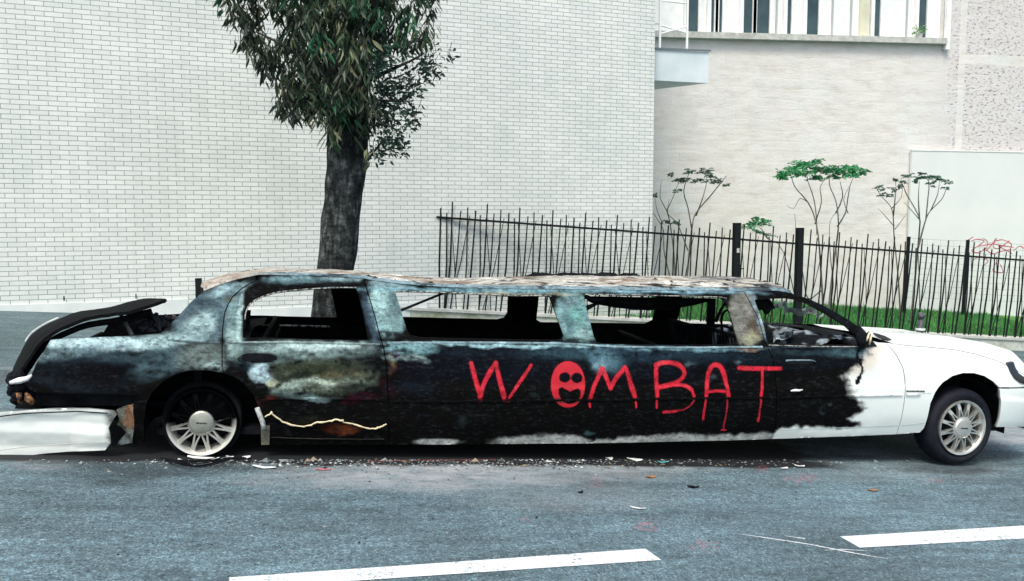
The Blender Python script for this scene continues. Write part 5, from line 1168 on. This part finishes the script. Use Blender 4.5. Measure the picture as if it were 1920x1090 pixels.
hl.grid(g); g3 = g+np.array([0, .02, .003]); hl.grid(g3); hl.grid(np.stack([g[:, -1], g3[:, -1]])); hl.build('hanging_lining', M_inner, limo, True)
strip('side_molding', [(500, 748), (560, 747), (640, 747), (722, 750)], .009, .008, M_body, rdoor)
strip('side_molding', [(735, 752), (900, 752), (1100, 750), (1300, 747), (1450, 745)], .010, .009, M_body, mid)
M_grim = simple('grimy_white_trim', (.22, .26, .27), (.66, .69, .68), 14, .5, lo=.35, hi=.55)
strip('side_molding', [(1462, 745), (1600, 742), (1691, 740)], .010, .009, M_body, fdoor)
strip('side_molding', [(1610, 742.6), (1650, 741.6), (1691, 740.6)], .0065, .0115, M_grim, fdoor)
strip('side_molding', [(1699, 740), (1715, 740), (1725, 739)], .010, .012, M_grim, fender)
strip('body_crease', [(1462, 806), (1560, 803), (1684, 798)], .0035, .0015, simple('crease_shade', (.36, .42, .43), None, bmp=0), fdoor)
strip('body_crease', [(1690, 798), (1710, 796), (1734, 793)], .0035, .0015, bpy.data.materials['crease_shade'], fender)
strip('body_crease', [(1730, 738), (1745, 737.5)], .0025, .0015, bpy.data.materials['crease_shade'], fender)
# script badge, too worn to read
bd_ = MB(); r = random.Random(3); px = 1699
while px < 1731:
    w_ = r.uniform(1.2, 2.6); x0, z0 = px2car(px, 733.6); x1, _ = px2car(px+w_, 733.6); h = r.uniform(.006, .010); y = float(sideY(x0, z0)); bd_.box(x0, x1, y-.007, y-.001, z0-h*.4, z0+h*.6); px += w_+.5
bd_.build('badge', M_black, fender)
# door handles: burnt recess at the rear, pale pull at the front
def oval(name, cx, cy, rx, ry, mat, par, depth=.004, n=28):
    x, z = px2car(cx, cy); xr, _ = px2car(cx+rx, cy); rX = xr-x; _, zz = px2car(cx, cy-ry); rZ = zz-z; y = float(sideY(x, z)); m = MB()
    ring = [(x+rX*np.sign(cos(t))*abs(cos(t))**.7, y-depth+dent(np.array([x+rX*cos(t)]), np.array([z]))[0], z+rZ*np.sign(sin(t))*abs(sin(t))**.8) for t in np.linspace(0, 2*pi, n, endpoint=False)]
    m.add([(x, y-depth-.006, z)]+ring+[(a, b+depth+.03, c) for a, b, c in ring], [(0, 1+i, 1+(i+1) % n) for i in range(n)]+[(1+i, 1+n+i, 1+n+(i+1) % n, 1+(i+1) % n) for i in range(n)]); return m.build(name, mat, par)
oval('handle_recess', 486, 671, 34, 8.5, M_soot, rdoor); x, z = px2car(452, 672); MB().lathe([(.02, -.03), (.013, -.034), (.010, -.028)], (x, float(sideY(x, z)), z), 14).build('lock', M_black, rdoor)
strip('handle_edge', [(470, 676), (490, 678), (512, 676)], .003, .009, M_inner, rdoor)
hd = strip('door_handle', [(1472, 677), (1478, 675.5), (1500, 675.5), (1522, 676), (1528, 678)], .006, .016, M_body, fdoor, c_(130, 150, 160)); oval('handle_recess', 1500, 680, 26, 5, M_black, fdoor, .001)
x, z = px2car(1493, 732); MB().tube([(x-.05, -.004+float(sideY(x, z)), z-.006), (x-.015, -.012+float(sideY(x, z)), z+.002), (x+.015, -.012+float(sideY(x, z)), z+.0), (x+.05, -.004+float(sideY(x, z)), z+.006)], [.006, .011, .009, .006], 7).build('pale_flake', M_paper, fdoor, True)
# melted molding hanging in a wavy line over the rear door, pale liner edge at the arch
def wtube(name, pts, rad, mat, par, off=.012):
    C2 = [px2car(a, b) for a, b in pts]; P = []
    for x, z in C2: P.append((x, float(sideY(x, z))-off, z))
    return MB().tube(cr(P, .02), rad, 6).build(name, mat, par, True)
MJ = [(497, 781), (507, 776), (509, 772), (511, 777), (530, 790), (546, 797), (570, 799), (584, 796), (594, 792), (612, 791), (628, 787), (643, 788), (645, 792), (668, 796), (690, 803), (702, 804), (712, 801), (720, 797), (727, 793)]
r = random.Random(6); MJ2 = []
for i in range(len(MJ)-1):
    for t in (0, .33, .66): MJ2.append((MJ[i][0]+(MJ[i+1][0]-MJ[i][0])*t+r.uniform(-.6, .6), MJ[i][1]+(MJ[i+1][1]-MJ[i][1])*t+r.uniform(-.9, .9)))
C2 = [px2car(a, b) for a, b in MJ2]; MB().tube([(x, float(sideY(x, z))-.010, z) for x, z in C2], [r.uniform(.0045, .0085) for _ in C2], 6).build('melted_molding', M_beige, rdoor, True)
x = 0
wtube('arch_lip', [(482, 765), (487, 778), (492, 790), (495, 803)], .017, simple('bleached_lip', (.30, .33, .32), (.72, .74, .72), 40, .7), rdoor, .004)
m = MB(); C3 = [px2car(a, b) for a, b in ((489, 800), (506, 798), (505, 834), (490, 834))]; m.add([(a, float(sideY(a, b))-.006, b) for a, b in C3]+[(a, float(sideY(a, b))+.02, b) for a, b in C3], [(0, 1, 2, 3), (4, 7, 6, 5), (0, 4, 5, 1), (1, 5, 6, 2), (2, 6, 7, 3), (3, 7, 4, 0)])
m.build('mud_flap', simple('scorched_flap', (.03, .03, .025), (.26, .25, .19), 9, .8), rdoor)
strip('lower_sill_trim', [(508, 820), (560, 822), (640, 823), (720, 823)], .003, .006, M_body, rdoor, c_(60, 60, 56))

# ---- graffiti on the side
def place_s(u, v, lift):
    return (u, float(sideY(u, v)+dent(np.array([u]), np.array([v]))[0])-lift-.0015, v)
rb = Ribbons(); thin = Ribbons()
def S(L, w=.0225, R=None, sm=True): (R or rb).stroke(T(L), w, place_s, .012, 5, sm)
S([(883, 681), (888, 700), (894, 722), (900, 742)]); S([(900, 743), (906, 722), (917, 700), (929, 681)]); S([(929, 680), (934, 702), (940, 726), (945, 745)]); S([(955, 745), (965, 730), (980, 708), (995, 685)], .0165)
S([(944, 752), (955, 752)], .013); S([(897, 752), (904, 752)], .012)
rb.build('red_letter', M_red, mid); rb = Ribbons(); rb.k = 6
S([(1106, 748), (1112, 728), (1120, 708), (1129, 692)]); S([(1129, 691), (1136, 708), (1144, 727)]); S([(1144, 728), (1155, 708), (1171, 690)]); S([(1172, 689), (1178, 705), (1184, 725), (1190, 744)]); S([(1105, 757), (1106, 763)], .012); S([(1192, 754), (1193, 764)], .010)
rb.build('red_letter', M_red, mid); rb = Ribbons()
S([(1232.7, 743), (1231, 722), (1230, 700), (1230.5, 686)]); S([(1230, 685), (1245, 680), (1262, 681), (1276, 687), (1283, 698), (1280, 708), (1268, 717), (1250, 723), (1235, 727)]); S([(1238, 727), (1262, 722), (1283, 723), (1296, 731), (1301, 743)], .0175)
S([(1302, 746), (1298, 756), (1285, 767), (1268, 771)], .010, thin); S([(1268, 771), (1244, 773)], .0165); S([(1231, 752), (1231, 765)], .013)
rb.build('red_letter', M_red, mid); rb = Ribbons(); rb.k = 6
S([(1324, 742), (1325, 722), (1328, 699), (1334, 687), (1341, 684), (1350, 688), (1356, 700), (1361, 720), (1365, 742)]); S([(1325, 736), (1340, 733), (1364, 734)], .0165); S([(1323, 750), (1320, 770), (1318, 786)], .0125); S([(1363, 750), (1362, 770), (1357, 794), (1356, 804)], .010, thin); S([(1352, 806), (1359, 806)], .010)
rb.build('red_letter', M_red, mid); rb = Ribbons()
S([(1385, 690), (1410, 691), (1440, 691)]); S([(1440, 691), (1463, 691)], .0205); S([(1428, 693), (1428, 715), (1426, 742)], .0165); S([(1426, 752), (1423, 770), (1421, 787)], .012, thin); S([(1425, 749), (1426, 753)], .014); S([(1421, 783), (1420.5, 789)], .016)
rb.build('red_letter', M_red, mid); thin.build('red_paint_runs', M_redthin, mid)
# round grinning face with holes for eyes and mouth
def ell(cx, cy, rx, ry, n=28, sq=1.): return [(cx+rx*np.sign(cos(t))*abs(cos(t))**sq, cy+ry*np.sign(sin(t))*abs(sin(t))**sq) for t in np.linspace(0, 2*pi, n, endpoint=False)]
FO = ell(1065, 721, 34.5, 46, 60, .95); FH = [ell(1059, 708, 8, 7), ell(1081.5, 709, 8, 7), [(1050, 731), (1054, 729), (1060, 733), (1069, 737.5), (1077, 733.5), (1083, 731), (1086, 733), (1086, 742), (1082, 748), (1076, 753.5), (1068, 755.5), (1060, 753), (1054, 747), (1050, 739)]]
def facecol(P):
    n1 = fbm(P[:, 0]*22, P[:, 2]*22, 5); u, v = car2px(P); c = np.array([.50, .008, .022])[None]*(.72+.5*n1[:, None]); k = (sstep(744, 748, v)*sstep(758, 752, v)*.7)[:, None]; c = c*(1-k)+np.array([.03, .01, .012])*k
    d = np.full(len(P), 99.)
    for L in [FO]+FH:
        for q in densify([tuple(x) for x in L], 1.): d = np.minimum(d, np.hypot(u-q[0], v-q[1]))
    return c, sstep(0, 6.5, d)
panel('grinning_face', T(FO), [T(h) for h in FH], sp=.007, th=.0010, parent=mid, gap=0, lift=-.0030, colorf=facecol, mat=M_face)

# ---- wheels
M_rimdark, nt_, bs_ = newmat('half_dark_alloy')  # bare metal below the hub line, near black above it
n_ = noise(nt_, coords(nt_), 16, 5, .65); tc_ = nt_.nodes.new('ShaderNodeTexCoord'); sp_n = nt_.nodes.new('ShaderNodeSeparateXYZ'); nt_.links.new(tc_.outputs['Object'], sp_n.inputs[0])
k_ = math_(nt_, 'ADD', math_(nt_, 'ADD', sp_n.outputs[2], math_(nt_, 'MULTIPLY', sp_n.outputs[0], -.12)), math_(nt_, 'MULTIPLY', math_(nt_, 'SUBTRACT', n_, .5), .07))
r_ = rampn(nt_, math_(nt_, 'ADD', k_, .5), [(.43, (.62, .63, .58)), (.475, (.34, .35, .33)), (.515, (.0012, .0014, .002))]); nt_.links.new(r_.outputs[0], bs_.inputs['Base Color'])
mt_ = rampn(nt_, math_(nt_, 'ADD', k_, .5), [(.475, .75), (.515, 0.)]); nt_.links.new(mt_.outputs[0], bs_.inputs['Metallic']); bs_.inputs['Roughness'].default_value = .5; sp2 = rampn(nt_, math_(nt_, 'ADD', k_, .5), [(.475, .5), (.515, .03)]); nt_.links.new(sp2.outputs[0], bs_.inputs['Specular IOR Level'])
M_cap = simple('brushed_cap', (.30, .31, .26), (.56, .57, .50), 7, .38, .8, bmp=.03)
M_capw = simple('brushed_cap_clean', (.62, .62, .57), (.80, .80, .76), 7, .3, .8, bmp=.03)
def wheel(x, z, side, RR, rim_r, flat, rim_mat, cap_mat, steer=0., full=True, label=None):
    y = .085 if side == 0 else WD-.085; s = 1 if side == 0 else -1
    wobj = empty('wheel', (x, y, z-(0 if side == 0 else ROLL*WD*.5))); wobj.parent = limo; wobj.rotation_euler = (0, 0, steer)
    if label: wobj['label'] = label
    if full:
        m = MB(); prof = [(rim_r*.96, .035), (rim_r+.012, .006), (rim_r+.035, -.006), (RR*.86, -.008), (RR*.95, .012), (RR*.985, .03), (RR, .05), (RR, .17), (RR*.96, .21), (RR*.8, .23), (rim_r, .22)]
        m.lathe([(a, b*s) for a, b in prof], (0, 0, 0), 64)
        m.v = [(a, b, max(c, flat)) for a, b, c in m.v]; m.build('tyre', M_rubber, wobj, True)
    m = MB(); prof = [(rim_r*.80, .10), (rim_r*.86, .03), (rim_r*.90, .004), (rim_r*.93, -.006), (rim_r*.985, -.010), (rim_r, .0), (rim_r*.985, .02), (rim_r*.93, .05), (rim_r*.9, .19)]
    m.lathe([(a, b*s) for a, b in prof], (0, 0, 0), 72); K = 12
    for k in range(K):
        a = 2*pi*(k+.5)/K-pi/2
        def q(r_, t, d): return (r_*cos(t), d*s, r_*sin(t))
        ro, rm_, ri = rim_r*.905, rim_r*.68, rim_r*.37
        # stem from the lip, forking into two legs that reach the hub
        for sg in (-1, 1):
            w1, w2 = .062, .055
            t0a, t0b = a-sg*.0, a+sg*.075; tm0, tm1 = a+sg*.0, a+sg*.09; th0, th1 = a+sg*pi/K*.56, a+sg*pi/K*1.0
            A_ = [q(ro, t0a, .012), q(ro, t0b, .012), q(rm_, tm1, .0), q(rm_, tm0, .0)]; B_ = [q(rm_, tm0, .0), q(rm_, tm1, .0), q(ri, th1, -.006), q(ri, th0, -.006)]
            for F4 in (A_, B_):
                Bk = [(p[0], p[1]+.03*s, p[2]) for p in F4]; fs = [(0, 1, 2, 3), (4, 7, 6, 5), (0, 4, 5, 1), (1, 5, 6, 2), (2, 6, 7, 3), (3, 7, 4, 0)]
                m.add(F4+Bk, fs)
    m.lathe([(rim_r*.40, .01*s), (rim_r*.40, -.004*s), (rim_r*.345, -.008*s)], (0, 0, 0), 48)
    m.build('rim', rim_mat, wobj)
    m = MB(); m.lathe([(rim_r*.8, .11*s), (.01, .115*s)], (0, 0, 0), 40); m.build('brake_disc', M_soot, wobj)
    m = MB(); m.lathe([(rim_r*.362, -.002*s), (rim_r*.355, -.016*s), (rim_r*.30, -.021*s), (1e-4, -.024*s)], (0, 0, 0), 48); cp2 = m.build('hub_cap', cap_mat, wobj, True)
    if side == 0:
        m = MB()
        for i in range(6):
            x_ = -.030+.0115*i; m.box(x_, x_+.008, -.0255, -.0235, -.006+.002*(i % 2), .006-.001*(i % 3))
        m.build('cap_script', M_black, cp2)
    return wobj
wheel(-.903, .243, 0, .25, .232, -.9, M_rimdark, M_cap, 0, False, 'bare rear wheel, tyre burnt away and the upper spokes black')
wheel(5.107, .332, 0, .325, .232, -.315, M_chrome, M_capw, radians(3), True, 'intact front wheel with tyre')
wheel(-.903, .243, 1, .25, .232, -.9, M_rimdark, M_cap, 0, False); wheel(5.107, .332, 1, .325, .232, -.30, M_chrome, M_capw)
# ash-black crumbs of the rear tyre around the bare rim
m = MB(); m.lathe([(.236, .05), (.26, .03), (.27, .08), (.26, .17), (.236, .19)], (0, 0, 0), 50); m.v = [(a*(1+.04*(vnoise(a*30, c*30, 2)-.5)), b, max(c, -.236)) for a, b, c in m.v]
o = m.build('tyre_residue', M_soot, limo); o.location = (-.903, .085, .243)

# ------------------------------------------------------------------ litter on the road
def gw(px, py, dz=0.): return ground(px, py, dz)
def flake_thing(name, label, cat, px, py, L, W_, rot, mat, group=None, curl=.006, seed=0):
    p = gw(px, py); t = MB(); n, m_ = 8, 4; g = np.empty((n, m_, 3))
    for i in range(n):
        for j in range(m_):
            a, b = i/(n-1)-.5, j/(m_-1)-.5; wv = W_*(1-(2*a)**2*.7)*(.8+.4*vnoise(i*.7, seed, 1)); x, y = a*L, b*wv
            g[i, j] = (x*cos(rot)-y*sin(rot), x*sin(rot)+y*cos(rot), .006+curl*(abs(a)*2)**2+curl*.8*vnoise(i*.8+seed, j*.9, 5)-S_*(x*cos(rot)-y*sin(rot)))
    t.grid(g); g2 = g.copy(); g2[:, :, 2] -= .002; t.grid(g2); o = t.build(name, mat); o.location = tuple(p); tag(o, label, cat, group); return o
flake_thing('dry_leaf', 'brown dry leaf lying on the road below the face in the red lettering', 'leaf', 1220, 896, .075, .045, .2, M_leafdry, 'dry leaves on the road', seed=1)
flake_thing('dry_leaf', 'brown curled leaf on the road, rightmost of the fallen leaves', 'leaf', 1636, 921, .09, .03, -.1, M_leafdry, 'dry leaves on the road', seed=2)
flake_thing('paper_scrap', 'slim white scrap lying alone on the open road right of the middle', 'scrap', 1196, 955, .10, .022, -.5, M_paper, seed=3)
flake_thing('paper_scrap', 'white curled scrap on the road edge below the front door', 'scrap', 1499, 876, .08, .03, -.4, M_paper, seed=4, curl=.008)
flake_thing('paper_scrap', 'small pale scrap beside the curled one below the front door', 'scrap', 1470, 880, .08, .03, .3, M_paper, seed=5)
flake_thing('paper_scrap', 'larger crumpled pale scrap under the sill below the letter M', 'scrap', 1190, 864, .12, .06, -.35, M_paper, seed=6, curl=.008)
flake_thing('paper_scrap', 'small crumpled pale scrap under the sill below the round red face', 'scrap', 1142, 862, .06, .05, .1, M_paper, seed=7, curl=.008)
M_pinkp = simple('pink_scrap', (.45, .12, .16), (.6, .22, .26), 20, .7); M_teal = simple('teal_scrap', (.04, .25, .27), (.15, .42, .44), 20, .6)
flake_thing('plastic_scrap', 'flat pink plastic piece on the road below the rear door', 'scrap', 606, 882, .11, .025, 0, M_pinkp, seed=8, curl=.003)
flake_thing('plastic_scrap', 'teal plastic piece among the debris below the middle section', 'scrap', 1243, 869, .10, .03, .1, M_teal, seed=9, curl=.01)
flake_thing('charred_scrap', 'small black charred lump with frayed ends alone on the road', 'scrap', 1300, 915, .085, .04, -.2, M_soot, seed=10, curl=.008)
flake_thing('charred_scrap', 'tiny black charred crumb on the ash patch left of the leaf', 'scrap', 1088, 925, .045, .025, .4, M_soot, seed=11, curl=.008)
flake_thing('paper_scrap', 'pale ash flake on the road right of the bare rear rim', 'scrap', 495, 878, .16, .04, -.3, M_paper, seed=12)
# wire and cord remains of the burnt tyre
cd = MB(); p0 = gw(380, 861, 0)
for k in range(5):
    pts = []
    for i in range(18):
        t = i/17; a = 300+k*4+150*t; b = 857+k*1.2+12*sin(pi*min(1, t*1.3))*(.6+.15*k)-2*t+1.5*vnoise(t*6, k, 3); pts.append(gw(a, b, .010+.006*k)-p0)
    cd.tube(pts, .004+.002*(k % 2), 5)
o = cd.build('tyre_cord', M_soot); o.location = tuple(p0); tag(o, 'black loops of burnt tyre cord on the road under the bare rear wheel', 'tyre remains')
for i, (a, b, L, W_, lab) in enumerate(((395, 862, .30, .05, 'long white melted strip on the road right under the bare rear rim'), (447, 861, .16, .05, 'short white melted piece right of the long one beside the bare rear rim'))):
    flake_thing('melted_strip', lab, 'strip', a, b, L, W_, -.05, M_paper, seed=20+i, curl=.012)
rw = MB(); p0 = gw(800, 861, 0); rw.tube([gw(a, b, .005)-p0 for a, b in ((690, 865), (760, 863.5), (830, 863), (880, 862), (930, 862.5))], .0022, 5); o = rw.build('red_wire', simple('dull_red', (.10, .02, .025), (.25, .07, .07), 10, .6)); o.location = tuple(p0); tag(o, 'thin dull red wire lying along the road edge of the limousine shadow', 'wire')
# crumbs of glass, ash and char nobody could count
ng = 3000; V = []; Fc = []; Cc_ = []; r = random.Random(33)
pal = [(.24, .27, .28), (.13, .16, .17), (.01, .012, .015), (.05, .06, .06), (.18, .14, .09), (.45, .5, .5)]
for i in range(ng):
    k = r.random()
    if k < .62: a = r.gauss(850, 330); b = 862+abs(r.gauss(0, 9))
    elif k < .8: a = r.uniform(60, 1880); b = r.uniform(866, 900)+abs(r.gauss(0, 10))
    else: a = r.uniform(20, 1900); b = r.uniform(880, 1060)
    if not (-30 < a < 1950): continue
    s = abs(r.gauss(0, .0045))+.002
    if k >= .62: s *= .7
    if r.random() < .03 and k < .62: s *= 2.6
    p = gw(a, b, .002); c = pal[r.choice([0, 0, 1, 1, 2, 2, 3, 4, 5] if k < .62 else [0, 1, 2, 3])]; th = r.uniform(0, 6.28); n0 = len(V); h = s*r.uniform(.2, 1.)
    for j in range(3): V.append((p[0]+s*1.3*cos(th+j*2.1), p[1]+s*cos(th)*0+s*1.3*sin(th+j*2.1), p[2]))
    V.append((p[0]+r.uniform(-s, s)*.3, p[1]+r.uniform(-s, s)*.3, p[2]+h)); Fc += [(n0, n0+1, n0+3), (n0+1, n0+2, n0+3), (n0+2, n0, n0+3)]; Cc_ += [c]*4
me = bpy.data.meshes.new('fire_debris'); me.from_pydata([tuple(map(float, v)) for v in V], [], Fc); o = bpy.data.objects.new('fire_debris', me); COL.objects.link(o)
M_deb, nt_, bs_ = newmat('debris'); ca = nt_.nodes.new('ShaderNodeVertexColor'); ca.layer_name = 'Col'; nt_.links.new(ca.outputs[0], bs_.inputs['Base Color']); bs_.inputs['Roughness'].default_value = .5
me.materials.append(M_deb); setcol(o, np.array(Cc_)); tag(o, 'scattered crumbs of glass, ash and char on the road along the limousine', 'debris', kind='stuff')
